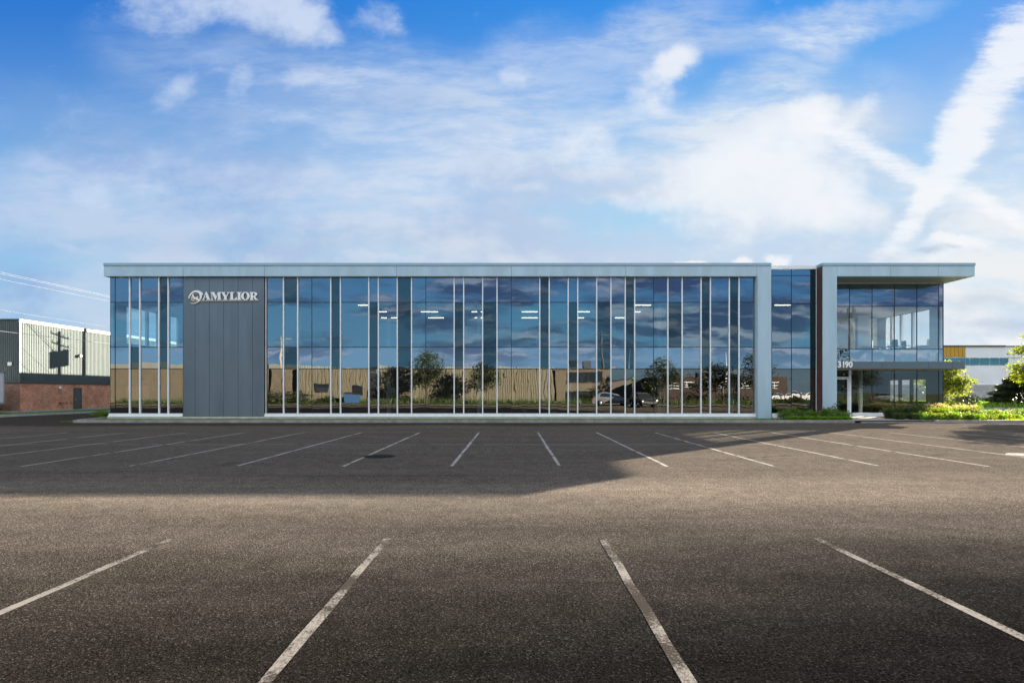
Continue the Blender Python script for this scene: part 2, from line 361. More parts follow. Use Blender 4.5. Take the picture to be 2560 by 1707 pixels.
M = {}
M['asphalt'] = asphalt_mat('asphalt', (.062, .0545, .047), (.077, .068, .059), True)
M['road'] = asphalt_mat('road_asphalt', (.07, .062, .055), (.085, .077, .07))
M['drive'] = simple('pale_pavement', (.30, .28, .26), .9, var=.15, vscale=1.5, bump=.004)
M['line'] = line_mat('road_paint')
M['line_far'] = line_mat('road_paint_fresh', 1.9, .10)
M['concrete'] = simple('concrete', (.27, .265, .25), .88, var=.22, vscale=2.2, bump=.004, bscale=60)
M['plinth'] = simple('plinth_concrete', (.46, .47, .47), .85, var=.14, vscale=2.5, bump=.003, bscale=50)
M['ground'] = ground_mat('earth_and_grass')
M['silver'] = simple('silver_panel', (.42, .58, .68), .40, .15, var=.09, vscale=1.1, streak=True)
M['cap'] = simple('silver_cap', (.30, .45, .55), .42, .15, var=.04, vscale=.6)
M['greypanel'] = simple('grey_metal_panel', (.135, .182, .225), .40, .3, var=.13, vscale=.9, streak=True)
M['fin'] = simple('aluminium_fin', (.90, .94, .97), .4, .0, var=.04)
M['sill'] = simple('white_sill', (.80, .84, .88), .45, .0, var=.05)
M['bronze'] = simple('bronze_trim', (.10, .085, .075), .45, .4)
M['warmtrim'] = simple('pale_trim', (.58, .53, .49), .4, .3)
M['black'] = simple('black_gasket', (.012, .014, .018), .4)
M['wood'] = simple('brown_cladding', (.115, .052, .038), .55, var=.25, vscale=5, streak=True)
M['soffit'] = simple('soffit_metal', (.28, .31, .31), .5, .2, var=.04)
M['canopy'] = simple('dark_grey_canopy_metal', (.12, .175, .215), .42, .25, var=.05)
M['shell'] = simple('dark_interior_backing', (.02, .022, .026), .8)
M['g_top'] = glass_mat('glass_spandrel', .45, (.40, .61, .82), None, opaque=(.010, .018, .026), wav=.0011)
M['g_mid'] = glass_mat('glass_vision', .40, (.46, .75, .92), (.38, .62, .68), wav=.0012)
M['g_span'] = glass_mat('glass_spandrel_wavy', .52, (.62, .76, .90), None, opaque=(.012, .02, .028), wav=.0018)
M['g_low'] = glass_mat('glass_ground', .26, (.80, .82, .80), (.24, .32, .32), wav=.0017)
M['g_dark'] = glass_mat('glass_dark_strip', .17, (.45, .66, .78), None, opaque=(.008, .030, .042), wav=.0018)
M['g_ent'] = glass_mat('glass_entrance', .29, (.60, .80, .95), (.88, .95, .96), wav=.0012)
M['g_entspan'] = glass_mat('glass_entrance_spandrel', .60, (.68, .84, .94), None, opaque=(.02, .03, .04), wav=.0045)
M['g_entlow'] = glass_mat('glass_lobby', .13, (.80, .85, .85), (.66, .72, .70), wav=.0014)
M['g_side'] = glass_mat('glass_side_window', .08, (.9, .9, .9), (1, 1, 1), wav=0.0)
M['white'] = simple('white_wall_paint', (.72, .73, .72), .8, var=.03)
M['carpet'] = simple('carpet', (.06, .065, .07), .95)
M['ceil'] = simple('ceiling_board', (.55, .57, .58), .9, var=.04)
M['lettering'] = simple('white_letter_metal', (.92, .92, .93), .4, .0, var=.02)
M['tan_letter'] = simple('tan_letter_metal', (.62, .47, .28), .4, .2, var=.04)
M['lamp'] = lamp_mat('lit_tube', (1, .70, .48), 1.5)
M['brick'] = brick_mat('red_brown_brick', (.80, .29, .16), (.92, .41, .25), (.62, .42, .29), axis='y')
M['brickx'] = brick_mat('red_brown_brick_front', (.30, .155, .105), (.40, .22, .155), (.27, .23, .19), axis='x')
M['darkbrick'] = brick_mat('dark_red_brick', (.03, .016, .013), (.042, .023, .018), (.03, .026, .022))
M['siding'] = simple('pale_green_ribbed_steel', (.112, .138, .137), .75, .0, spec=.15, var=.05, vscale=.7)
M['sidecap'] = simple('white_flashing', (.115, .13, .122), .5)
M['steeldoor'] = simple('grey_green_steel_door', (.115, .12, .105), .5)
M['red'] = simple('red_paint', (.35, .03, .02), .5)
M['whitesteel'] = simple('white_painted_steel', (.80, .80, .80), .5, var=.04)
M['rubber'] = simple('tyre_rubber', (.02, .02, .02), .9)
M['beige'] = simple('beige_ribbed_steel', (.150, .138, .100), .6, var=.06, vscale=.5)
M['tanwall'] = simple('tan_stucco', (.125, .106, .076), .85, var=.08, vscale=1)
M['mast'] = simple('dark_mast_steel', (.015, .016, .018), .8)
M['windowdark'] = glass_mat('plain_dark_glass', .25, (.8, .85, .9), None, opaque=(.02, .025, .03), wav=0.0)
M['mustard'] = simple('mustard_panel', (.52, .29, .035), .6, var=.06)
M['offwhite'] = simple('white_insulated_panel', (.84, .84, .90), .6, var=.04, vscale=.4)
M['block'] = brick_mat('grey_concrete_block', (.42, .41, .42), (.50, .49, .50), (.36, .35, .35), .4, .2)
M['roofedge'] = simple('dark_roof_edge', (.10, .085, .08), .7)
M['teal'] = glass_mat('teal_glass', .30, (.45, .8, .85), None, opaque=(.015, .075, .09), wav=0.0)
M['wire'] = simple('bare_aluminium_wire', (.42, .42, .43), .6, .0)
M['pole'] = simple('weathered_pole_wood', (.20, .15, .11), .9, var=.2, vscale=6)
M['galv'] = simple('galvanised_steel', (.45, .46, .47), .45, .5)
M['iron'] = simple('cast_iron', (.030, .028, .026), .9, .0, spec=.1, var=.2, vscale=20)
M['bark'] = simple('bark', (.10, .075, .055), .95, var=.3, vscale=8, bump=.01, bscale=20)
M['leaf'] = leaf_mat('green_leaf', (.06, .13, .014), (.16, .26, .03))
M['leaf_bright'] = leaf_mat('yellow_green_leaf', (.075, .120, .012), (.22, .245, .035))
M['leaf_dark'] = leaf_mat('dark_leaf', (.012, .022, .007), (.028, .040, .012), .2)
M['needle'] = leaf_mat('dark_needles', (.020, .032, .016), (.045, .06, .028), .2)
M['leaf_grass'] = leaf_mat('grass_blade', (.09, .20, .015), (.20, .34, .035), .4)
M['leaf_mid'] = leaf_mat('grey_green_blade', (.05, .085, .030), (.11, .15, .055), .35)
M['flower'] = leaf_mat('faded_flower', (.42, .33, .20), (.60, .50, .38), .4)
M['car_white'] = simple('white_car_paint', (.70, .70, .70), .25, .1, var=.02)
M['car_dark'] = simple('dark_car_paint', (.02, .022, .026), .22, .3, var=.02)
M['car_silver'] = simple('silver_car_paint', (.38, .39, .41), .28, .6, var=.02)
M['dumpster'] = simple('blue_dumpster_paint', (.03, .09, .20), .6, var=.15)
M['signgreen'] = simple('green_sign', (.10, .42, .08), .5)
M['chair'] = simple('grey_chair_fabric', (.07, .10, .12), .8)
M['desk'] = simple('pale_desk_board', (.55, .57, .57), .6)
M['screen'] = simple('picture_board', (.10, .22, .27), .5)
M['sand'] = simple('sidewalk_concrete', (.30, .28, .255), .9, var=.1, vscale=3, bump=.002)

def wave_attr(o, seed=0):
    """random number per face, read by the glass so that every pane bends its reflection differently"""
    rr = random.Random(hash(o.name) * 31 + seed)
    a = o.data.attributes.new('rnd', 'FLOAT', 'FACE')
    a.data.foreach_set('value', [rr.random() for _ in o.data.polygons])

# ================================================================ ground, lot, kerbs
def flat(name, poly, z, mat, kind='structure', label=None):
    mb = MB(); mb.recalc = False; mb.add([(x, y, z) for x, y in poly], [tuple(range(len(poly)))])
    o = mb.build(name, mat); o['kind'] = kind
    if label: o['label'] = label
    return o
flat('ground', [(-900, -700), (900, -700), (900, 1500), (-900, 1500)], -.06, M['ground'])
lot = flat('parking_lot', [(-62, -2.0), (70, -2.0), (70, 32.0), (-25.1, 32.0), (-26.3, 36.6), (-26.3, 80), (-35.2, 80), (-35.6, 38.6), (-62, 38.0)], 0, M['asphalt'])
# painted stall lines
def stall(x0, y0, y1, w=.10, x1=None):
    x1 = x0 if x1 is None else x1
    mb = MB(); mb.recalc = False
    n = 10; rr = random.Random(int(x0 * 100) + int(y0))
    pts = []
    for i in range(n + 1):
        t = i / n; x = x0 + (x1 - x0) * t + rr.uniform(-.008, .008); y = y0 + (y1 - y0) * t
        pts.append((x, y, w / 2 * rr.uniform(.88, 1.06)))
    vs = []
    for x, y, h in pts: vs += [(x - h, y, .004), (x + h, y, .004)]
    mb.add(vs, [(2 * i, 2 * i + 1, 2 * i + 3, 2 * i + 2) for i in range(n)])
    return mb.build('parking_line', M['line_far' if y0 > 10 else 'line'], lot)
for k in range(-9, 11):
    x = -1.43 + 2.535 * k
    stall(x + .02 * math.sin(k), 13.25 + .08 * math.sin(k * 2.1), 24.25 + .1 * math.sin(k * 1.3), .085)
for k in range(-5, 7):
    stall(-1.49 + 2.565 * k, 1.2, 6.70 + .04 * math.sin(k * 1.7), .092)
mb = MB(); mb.recalc = False; mb.add([(-24.2, 18.62, .008), (9.2, 18.66, .008), (9.2, 18.71, .008), (-24.2, 18.67, .008)], [(0, 1, 2, 3)])
mb.build('parking_line', M['line_far'], lot)
# kerbs
def kerb(name, path, w=.16, z0=-.05, z1=.15, mat='concrete'):
    mb = MB()
    for (a, b) in zip(path[:-1], path[1:]):
        a = Vector((*a, 0)); b = Vector((*b, 0)); d = (b - a); L = d.length; d.normalize(); nrm = Vector((-d.y, d.x, 0)) * w
        n = max(1, round(L / 3.0)); g_ = .012
        for i in range(n):
            p = a + d * (L * i / n + (g_ if i else 0)); q = a + d * (L * (i + 1) / n)
            mb.add([(p.x, p.y, z0), (q.x, q.y, z0), (q.x + nrm.x, q.y + nrm.y, z0), (p.x + nrm.x, p.y + nrm.y, z0),
                    (p.x, p.y, z1), (q.x, q.y, z1), (q.x + nrm.x, q.y + nrm.y, z1), (p.x + nrm.x, p.y + nrm.y, z1)],
                   [(0, 3, 2, 1), (4, 5, 6, 7), (0, 1, 5, 4), (1, 2, 6, 5), (2, 3, 7, 6), (3, 0, 4, 7)])
    o = mb.build(name, M[mat], None, .015); o['kind'] = 'structure'; return o
kerb('kerb', [(-26.5, 45), (-26.2, 36.6), (-25.7, 33.4), (-25.1, 32.0), (19.6, 32.0)])
kerb('kerb', [(24.2, 32.0), (33, 32.0), (48, 33.2), (75, 36)])
kerb('kerb', [(20, 32.0), (24.2, 32.0)], z1=.05)
kerb('kerb', [(-62, 38.3), (-35.8, 38.6), (-35.2, 46), (-34.6, 80)], mat='plinth')
kerb('kerb', [(70, -2.15), (-62, -2.15)], z1=.03)
# strips of soil and turf
flat('turf_strip', [(-26.1, 36.0), (-25.6, 33.4), (-24.96, 32.15), (19.6, 32.15), (19.6, 36.3), (-25.9, 36.3)], .035, M['ground'])
flat('path', [(19.0, 32.1), (24.2, 32.1), (24.2, 39), (19.0, 39)], .115, M['sand'])
flat('turf_verge', [(-62, 38.45), (-36, 38.75), (-35.4, 46), (-34.8, 80), (-70, 80), (-70, 38.45)], .06, M['ground'])
flat('flower_bed_soil', [(24.2, 32.16), (33, 32.16), (48, 33.36), (75, 36.2), (75, 44), (29.4, 40.5), (24.2, 37.9)], .10, M['ground'])
flat('driveway', [(29.6, 41.5), (75, 45), (140, 50), (140, 66), (60, 57), (29.6, 56)], 0.0, M['drive'])
kerb('kerb', [(29.6, 56), (60, 57), (140, 66)], z1=.2)
# far verge: low grassy bank
mb = MB(); mb.recalc = False
mb.add([(29.6, 56.2, .1), (60, 57.2, .1), (140, 66.2, .1), (140, 92, .5), (60, 92, .5), (29.6, 92, .5)], [(0, 1, 4, 5), (1, 2, 3, 4)]); o = mb.build('grass_bank', M['ground']); o['kind'] = 'structure'

# drain grates
def grate(x, y, r, label):
    t = empty('drain_grate', (x, y, .003), 0, label, 'drain grate', 'round drain grates in the parking lot')
    mb = MB(); n = 40
    for (r0, r1, z) in ((r * .86, r, .012), (r * 1.0, r * 1.07, .006)):
        vs = [(rr * math.cos(a), rr * math.sin(a), z) for rr in (r0, r1) for a in [2 * math.pi * k / n for k in range(n)]]
        mb.add(vs, [(k, (k + 1) % n, n + (k + 1) % n, n + k) for k in range(n)])
    mb.build('frame', M['iron'], t)
    mb = MB(); mb.add([(r * .86 * math.cos(2 * math.pi * k / n), r * .86 * math.sin(2 * math.pi * k / n), .002) for k in range(n)], [tuple(range(n))]); mb.build('pit', M['black'], t)
    mb = MB()
    for k in range(-5, 6):
        xx = k * r * .15; h = math.sqrt(max(0, (r * .86) ** 2 - xx * xx)); mb.box(xx - r * .035, xx + r * .035, -h, h, .003, .013)
    mb.box(-r * .84, r * .84, -r * .04, r * .04, .003, .016)
    mb.build('bars', M['iron'], t)
grate(-3.62, 15.25, .40, 'round cast iron drain grate with slots on the shaded stall line')
grate(14.25, 15.5, .42, 'round drain grate in the sunlit asphalt at the right edge')
# ================================================================ main building
B = empty('office_building', (0, 36, 0), 0, 'long two-storey office building with blue glass front, silver roof band and grey metal panel', 'building')
def bpart(mb, name, mat, bevel=0, par=None):
    o = mb.build(name, mat, par if par is not None else B, bevel)
    if par is None: o.matrix_parent_inverse = Matrix.Translation((0, -36, 0))
    return o
YG = 36.0
ZT = [wz(694, YG), wz(755.8, YG), wz(868, YG), wz(921.6, YG), wz(1033, YG)]    # glass row limits, top to bottom
def window(xa, xb, Y, rows, mats, dark=(), trans_w=.048, name='window', par_mat=None, thin_left=False, thin_right=False, x_axis=True):
    """one column of panes (its panes stay in one mesh) with its dark transoms as a sub-part"""
    rr = random.Random(int(xa * 1000) + int(Y * 10))
    mb = MB(); mb.recalc = False
    allm = list(mats) + [M['g_dark']]
    for i in range(len(rows) - 1):
        zt, zb = rows[i] - trans_w / 2, rows[i + 1] + trans_w / 2
        mb.cur = len(mats) if i in dark else i
        t1, t2 = rr.uniform(-.0035, .0035), rr.uniform(-.0025, .0025)
        if x_axis: mb.add([(xa, Y + t1, zb), (xb, Y + t1 + t2, zb), (xb, Y + t2, zt), (xa, Y, zt)], [(0, 1, 2, 3)])
        else: mb.add([(Y, xa, zb), (Y, xb, zb), (Y, xb, zt), (Y, xa, zt)], [(0, 1, 2, 3)])
    w = bpart(mb, name, allm); wave_attr(w, int(xa * 100))
    mb = MB()
    for z in rows[1:-1]:
        if x_axis: mb.box(xa, xb, Y - .012, Y + .06, z - trans_w / 2, z + trans_w / 2)
        else: mb.box(Y - .03, Y + .03, xa, xb, z - trans_w / 2, z + trans_w / 2)
    for flag, x in ((thin_left, xa), (thin_right, xb)):
        if flag:
            if x_axis: mb.box(x - .018, x + .018, Y - .015, Y + .06, rows[-1], rows[0])
            else: mb.box(Y - .03, Y + .03, x - .018, x + .018, rows[-1], rows[0])
    if len(rows) > 2 and x_axis:
        for x in (xa + .006, xb - .006): mb.box(x - .006, x + .006, Y - .008, Y + .05, rows[-1], rows[0])
    f = mb.build('frame', M['black'], w)
    return w
def fin(px, Y=YG, depth=.10, w=.066, zt=None, zb=None):
    x = wx(px, Y - depth); mb = MB(); mb.box(x - w / 2, x + w / 2, Y - depth, Y + .02, ZT[-1] if zb is None else zb, ZT[0] if zt is None else zt)
    bpart(mb, 'mullion', M['fin'], .006)
main_mats = [M['g_top'], M['g_mid'], M['g_span'], M['g_low']]
# right part of the long front: photo columns of the joints; T = thin joint, F = projecting aluminium fin
E = [(667.5, 'E'), (708.2, 'F'), (743.8, 'F'), (779.7, 'T'), (826.6, 'F'), (850.7, 'F'), (921.7, 'F'), (945.6, 'F'), (993, 'F'), (1028.6, 'F'), (1064.6, 'T'),
     (1135.3, 'F'), (1159.1, 'F'), (1206.5, 'F'), (1242.5, 'F'), (1278.3, 'T'), (1349.5, 'F'), (1373.1, 'F'), (1420.5, 'F'), (1444.4, 'F'), (1491.8, 'F'),
     (1527.4, 'F'), (1563.3, 'F'), (1586.9, 'F'), (1633.8, 'T'), (1670, 'F'), (1705.6, 'F'), (1753, 'F'), (1776.3, 'F'), (1823.7, 'F'), (1847.9, 'F'), (1886, 'E')]
DK = {1: (0, 2), 4: (0, 1, 2), 6: (1, 2), 8: (0, 1, 2), 11: (1, 2), 13: (1, 2), 16: (0, 1, 2), 18: (1, 2), 20: (1, 2), 22: (0, 1, 2), 25: (1,), 27: (0, 1, 2), 29: (0, 1, 2)}
def run(E, DK):
    for i in range(len(E) - 1):
        window(wx(E[i][0], YG), wx(E[i + 1][0], YG), YG, ZT, main_mats, DK.get(i, ()), thin_right=(E[i + 1][1] == 'T'))
    for px, k in E:
        if k == 'F': fin(px)
run(E, DK)
EL_ = [(275.6, 'E'), (288, 'T'), (323.2, 'F'), (348.8, 'F'), (396.5, 'F'), (419.7, 'F'), (458, 'E')]
run(EL_, {2: (2,), 4: (0, 1, 2)})
xL = wx(275.6, YG); xGP0 = wx(457.8, YG - .12); xGP1 = wx(660.8, YG - .12); xR = wx(1890.7, YG - .3)
# end frames, head and sill bars
for (a, b) in ((xL, wx(458, YG)), (wx(664.5, YG), wx(1888.5, YG))):
    mb = MB(); mb.box(a - .04, b + .02, YG - .10, YG + .02, wz(1041, YG - .1), ZT[-1]); mb.box(a - .06, b + .02, YG - .16, YG - .02, wz(1041.3, YG - .1) - .01, wz(1039.3, YG - .1)); bpart(mb, 'sill', M['sill'], .006)
    mb = MB(); mb.box(a, b, YG - .10, YG + .02, ZT[0], ZT[0] + .045); bpart(mb, 'head_trim', M['warmtrim'])
    mb = MB(); mb.box(a, b, YG - .02, YG + .05, ZT[0] + .045, ZT[0] + .12); bpart(mb, 'head_gasket', M['bronze'])
mb = MB(); mb.box(wx(665, YG), wx(667.5, YG), YG - .10, YG + .02, ZT[-1], ZT[0]); bpart(mb, 'mullion', M['warmtrim'])
mb = MB(); mb.box(wx(886, YG), wx(886, YG), YG, YG, 0, 0)
mb = MB(); mb.box(wx(1886, YG), wx(1889, YG), YG - .10, YG + .02, ZT[-1], ZT[0]); bpart(mb, 'mullion', M['warmtrim'])
mb = MB(); mb.box(wx(661, YG), wx(665, YG), YG - .02, YG + .05, ZT[-1], ZT[0] + .1); bpart(mb, 'gasket', M['black'])
# plinth of the front, in lengths
def plinth(x0, x1, y0, y1, z0=-.04, z1=.19, n=1):
    mb = MB(); L = (x1 - x0) / n
    for i in range(n): mb.box(x0 + L * i + .006, x0 + L * (i + 1) - .006, y0, y1, z0, z1)
    bpart(mb, 'plinth', M['plinth'], .008)
plinth(xL - .12, xGP0, YG - .14, YG + .3, n=4); plinth(xGP0, xGP1, YG - .16, YG + .3, n=3); plinth(xGP1, wx(1929, YG - .2), YG - .14, YG + .3, n=20)
# grey metal panel wall of six sheets
mb = MB(); sx = [xGP0] + [wx(p, YG - .12) for p in (487.6, 523.4, 559.1, 595.1, 631.2)] + [xGP1]
for a, b in zip(sx[:-1], sx[1:]): mb.box(a + .008, b - .008, YG - .12, YG + .02, wz(1040, YG - .12), wz(688.5, YG - .12))
bpart(mb, 'metal_panel', M['greypanel'], .006)
mb = MB(); mb.box(xGP0, xGP1, YG - .10, YG + .03, wz(1040, YG - .12), wz(688.5, YG - .12)); bpart(mb, 'gasket', M['black'])
mb = MB(); mb.box(xGP0, xGP1, YG - .15, YG - .1, wz(1041.5, YG - .12), wz(1040.3, YG - .12)); bpart(mb, 'gasket', M['bronze'])
# roof band
YF = 35.7; zF1 = wz(657.5, YF); zF0 = wz(690.6, YF); zC = wz(664.7, YF)
def fascia(pxs, zb=zF0, y1=36.25):
    for a, b in zip(pxs[:-1], pxs[1:]):
        mb = MB(); mb.box(wx(a, YF) + .009, wx(b, YF) - .009, YF, y1, zb, zC - .012); bpart(mb, 'fascia_panel', M['silver'], .005)
fascia([259.2, 457.8, 660.8, 991, 1278.4, 1564.7, 1892])
mb = MB(); mb.box(wx(259.2, YF) + .03, wx(1928, YF) - .03, YF + .03, 36.2, zF0 + .03, zC + .05); bpart(mb, 'gasket', M['bronze'])
mb = MB(); mb.box(wx(259.0, YF), wx(1928.4, YF), YF - .03, 36.4, zC, zF1); bpart(mb, 'roof_cap', M['cap'], .005)
mb = MB(); mb.box(wx(458.2, YF), wx(660.4, YF), YF - .004, YF + .1, zF0 - .0, zF0 + .09); mb.box(xGP0 + .05, xGP1 - .05, YF + .05, YG, wz(689.5, YF), zF0 + .02); bpart(mb, 'drip_strip', M['silver'])
# left return of the roof band
mb = MB(); mb.box(wx(259.2, YF), wx(259.2, YF) + .25, 36.25, 54.2, zF0, zC - .012); bpart(mb, 'fascia_panel', M['silver'], .005)
mb = MB(); mb.box(wx(259.0, YF), wx(259.0, YF) + .28, 36.4, 54.23, zC, zF1); bpart(mb, 'roof_cap', M['cap'])
# pilaster right of the long front
pz0 = .06
mb = MB(); mb.box(wx(1892, YF), wx(1928.5, YF) , YF, YG + .5, pz0, zC - .012); bpart(mb, 'pilaster', M['silver'], .006)
mb = MB(); mb.box(wx(1893.8, YF) - .008, wx(1893.8, YF) + .008, YF - .004, YF + .02, pz0, zF0); bpart(mb, 'gasket', M['bronze'])
# recessed glass bay
YR = 36.45; zr = [wz(p, YR) for p in (673.4, 689, 759, 869.5, 922.5, 1033)]
rm = [M['g_top'], M['g_top'], M['g_mid'], M['g_span'], M['g_low']]
window(wx(1929, YR), wx(1978.6, YR), YR, zr, rm, thin_right=True, thin_left=True)
window(wx(1978.6, YR), wx(2026, YR), YR, zr, rm)
window(wx(2026, YR), wx(2041.3, YR), YR, zr, rm, dark=(0, 1, 2, 3))
mb = MB(); mb.box(wx(1928, YR), wx(2042, YR), YR - .08, YR + .5, wz(673.2, YR), wz(664.9, YR)); bpart(mb, 'roof_cap', M['sill'])
mb = MB(); mb.box(wx(1928.6, YR), wx(2043, YR), YR - .10, YR + .02, .13, wz(1033, YR)); bpart(mb, 'sill', M['sill']); plinth(wx(1928.7, YR), wx(2043, YR), YR - .12, YR + .2, z1=.13, n=2)
mb = MB(); mb.box(wx(2039.8, YR), wx(2041.8, YR), YR - .06, YR + .02, .13, wz(673, YR)); bpart(mb, 'mullion', M['fin'])
# right frame: brown-clad side, silver front, roof band over the entrance
xa = wx(2056.6, YF); xb = wx(2092.4, YF)
mb = MB(); mb.box(xa - .012, xa + .05, YF + .02, YR + .3, .08, zC - .02); bpart(mb, 'side_cladding', M['wood'])
mb = MB(); mb.box(xa, xb, YF, 37.98, .08, zC - .012); bpart(mb, 'pilaster', M['silver'], .006)
fascia([2092.4, 2227, 2345.5, 2437.4], y1=36.1)
xE = wx(2437.4, YF)
mb = MB(); mb.box(xa, xE - .03, YF + .03, 36.0, zF0 + .03, zC + .05); bpart(mb, 'gasket', M['bronze'])
mb = MB(); mb.box(xa - .03, xE + .02, YF - .03, 36.5, zC, zF1); mb.box(xE - .28, xE + .02, 36.5, 54.2, zC, zF1); mb.box(xa - .03, xa + .3, 36.5, 37.6, zC, zF1); bpart(mb, 'roof_cap', M['cap'], .005)
mb = MB(); mb.box(xE - .25, xE, 36.1, 54.2, zF0, zC - .012); bpart(mb, 'fascia_panel', M['silver'], .005)
# soffit under the roof at the entrance corner
YE = 38.0; xC = wx(2358, YE)
mb = MB(); mb.box(xb + .002, xE - .26, YF + .42, YE + .1, zF0 + .02, zF0 + .12); mb.box(xC, xE - .26, YE + .1, 54, zF0 + .02, zF0 + .12); bpart(mb, 'soffit', M['soffit'])
mb = MB(); mb.box(xb, xC, YE - .08, YE + .02, zF0 - .05, zF0 + .019); bpart(mb, 'head_trim', M['warmtrim'])
# entrance glass wall
ze = [zF0 - .05, wz(765.7, YE), wz(873, YE), wz(903, YE) - .1]
em = [M['g_top'], M['g_ent'], M['g_entspan']]
ex = [2080, 2123.6, 2180.2, 2236, 2292.2, 2346.5, 2358]
ze[0] -= .0
for i in range(6): window(wx(ex[i], YE), wx(ex[i + 1], YE), YE, ze, em, thin_right=True, trans_w=.045)
zc0, zc1 = wz(921.5, 36.6), wz(903.6, 36.6)
zl = [zc0 - .04, wz(1031.5, YE)]
lx = [2126.6, 2180.2, 2236, 2292.2, 2346.5, 2358]
for i in range(5): window(wx(lx[i], YE), wx(lx[i + 1], YE), YE, zl, [M['g_entlow']], thin_right=True, trans_w=.02)
mb = MB(); mb.box(wx(2092, YE) - 1.2, xC + .02, YE - .08, YE + .02, zl[0], zl[0] + .05); bpart(mb, 'head_trim', M['warmtrim'])
mb = MB(); mb.box(wx(2126, YE), xC, YE - .08, YE + .04, .13, zl[1]); mb.box(wx(2160, YE), wx(2208, YE), YE - .12, YE - .0, .10, .18); bpart(mb, 'sill', M['sill'], .005)
# door in its frame
xd0, xd1 = wx(2085, YE), wx(2122, YE)
dr = empty('door', (0, 0, 0)); dr.parent = B; dr.matrix_parent_inverse = Matrix.Translation((0, -36, 0))
zh = wz(944, YE)
mb = MB(); mb.box(xd1 - .02, wx(2126.6, YE), YE - .08, YE + .04, .10, zl[0]); mb.box(xd0 - .05, xd1 - .02, YE - .07, YE + .03, zh, wz(949.5, YE) + .21); mb.build('frame', M['fin'], dr, .004)
mb = MB(); y0 = YE - .05
mb.box(xd0, xd0 + .09, y0, y0 + .05, .18, zh - .02); mb.box(xd1 - .12, xd1 - .03, y0, y0 + .05, .18, zh - .02); mb.box(xd0 + .09, xd1 - .12, y0, y0 + .05, zh - .11, zh - .02); mb.box(xd0 + .09, xd1 - .12, y0, y0 + .05, .18, .36)
leaf = mb.build('leaf', M['fin'], dr, .004)
mb = MB(); mb.recalc = False; mb.quad((xd0 + .09, y0 + .02, .36), (xd1 - .12, y0 + .02, .36), (xd1 - .12, y0 + .02, zh - .11), (xd0 + .09, y0 + .02, zh - .11)); mb.quad((xd0 - .05, y0 + .03, zh + .2), (xd1 - .02, y0 + .03, zh + .2), (xd1 - .02, y0 + .03, zl[0]), (xd0 - .05, y0 + .03, zl[0]))
o = mb.build('glass', M['g_entlow'], dr); wave_attr(o)
mb = MB(); mb.tube([(xd0 + .045, y0 - .01, 1.0), (xd0 + .045, y0 - .07, 1.02), (xd0 + .045, y0 - .07, 1.38), (xd0 + .045, y0 - .01, 1.40)], .013); mb.build('handle', M['galv'], leaf)
# flat canopy over the entrance, dark grey
YCn = 36.6; cx = [2092.4, 2205.6, 2320.8, 2380.7, 2412.6]
for a, b in zip(cx[:-1], cx[1:]):
    x0 = wx(a, YCn) + (.0 if a != 2092.4 else 0); mb = MB(); mb.box(x0 + .008, wx(b, YCn) - .008, YCn, YCn + .12, zc0, zc1); bpart(mb, 'canopy_panel', M['canopy'], .004)
mb = MB(); xce = wx(2412.6, YCn); mb.box(xb + .002, xce - .02, YCn + .12, YE - .09, zc0 + .03, zc1 - .02); mb.box(xC + .03, xce - .02, YE - .09, 42, zc0 + .03, zc1 - .02); bpart(mb, 'canopy', M['canopy'], .004)
mb = MB(); mb.box(xb + .002, xce, YCn + .005, YCn + .06, zc0 - .03, zc0 - .003); bpart(mb, 'drip_strip', M['bronze'])
# right-hand side wall: glass with deep posts, upper and lower
def side_run(X, ys, z0, z1, name='side_window'):
    for a, b in zip(ys[:-1], ys[1:]):
        window(a + .10, b - .10, X, [z1, z0], [M['g_side']], name=name, trans_w=.0, x_axis=False)
for (X, ys, z0, z1, full0, full1) in ((xC, [38.95, 40.75, 41.95, 43.0, 43.7], 5.02, 7.5, 3.3, zF0), (xC, [39.3, 40.9, 42.1, 43.4], 1.1, 2.65, .1, 3.3),
                                     (xL, [37.2, 39.5, 40.7, 42.0, 43.2], 5.0, 7.45, 3.25, zF0), (xL, [37.2, 40.0], 1.2, 2.6, .1, 3.25)):
    side_run(X, ys, z0, z1)
    s = -1 if X > 0 else 1
    x0, x1 = (X - .16, X) if X > 0 else (X, X + .16)
    ya = YE + .03 if X > 0 else YG + .03
    mb = MB()
    mb.box(x0, x1, ya, 54, full0, z0); mb.box(x0, x1, ya, 54, z1, full1)
    mb.box(x0, x1, ya, ys[0] + .1, z0, z1); mb.box(x0, x1, ys[-1] - .1, 54, z0, z1)
    for y in ys[1:-1]: mb.box(x0, x1, y - .1, y + .1, z0, z1)
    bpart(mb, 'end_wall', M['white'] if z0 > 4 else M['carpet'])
# outer skin of the right-hand wall edge
mb = MB(); mb.box(xC - .004, xC + .03, YE, YE + .9, .1, zF0); bpart(mb, 'corner_trim', M['black'])
# roof, floors, rear hall
mb = MB(); mb.box(xL, xa, 36.9, 54, zF0 + .15, zF0 + .4); mb.box(xa, xE - .3, 36.55, 54, zF0 + .15, zF0 + .4); bpart(mb, 'roof', M['roofedge'])
mb = MB(); mb.box(xL, xC, 53.8, 54, 0, zF1 - .1); bpart(mb, 'rear_wall', M['greypanel'])
mb = MB(); mb.box(xL, xC - .2, 54.0, 92, 0, 7.55); bpart(mb, 'rear_hall', M['greypanel'])
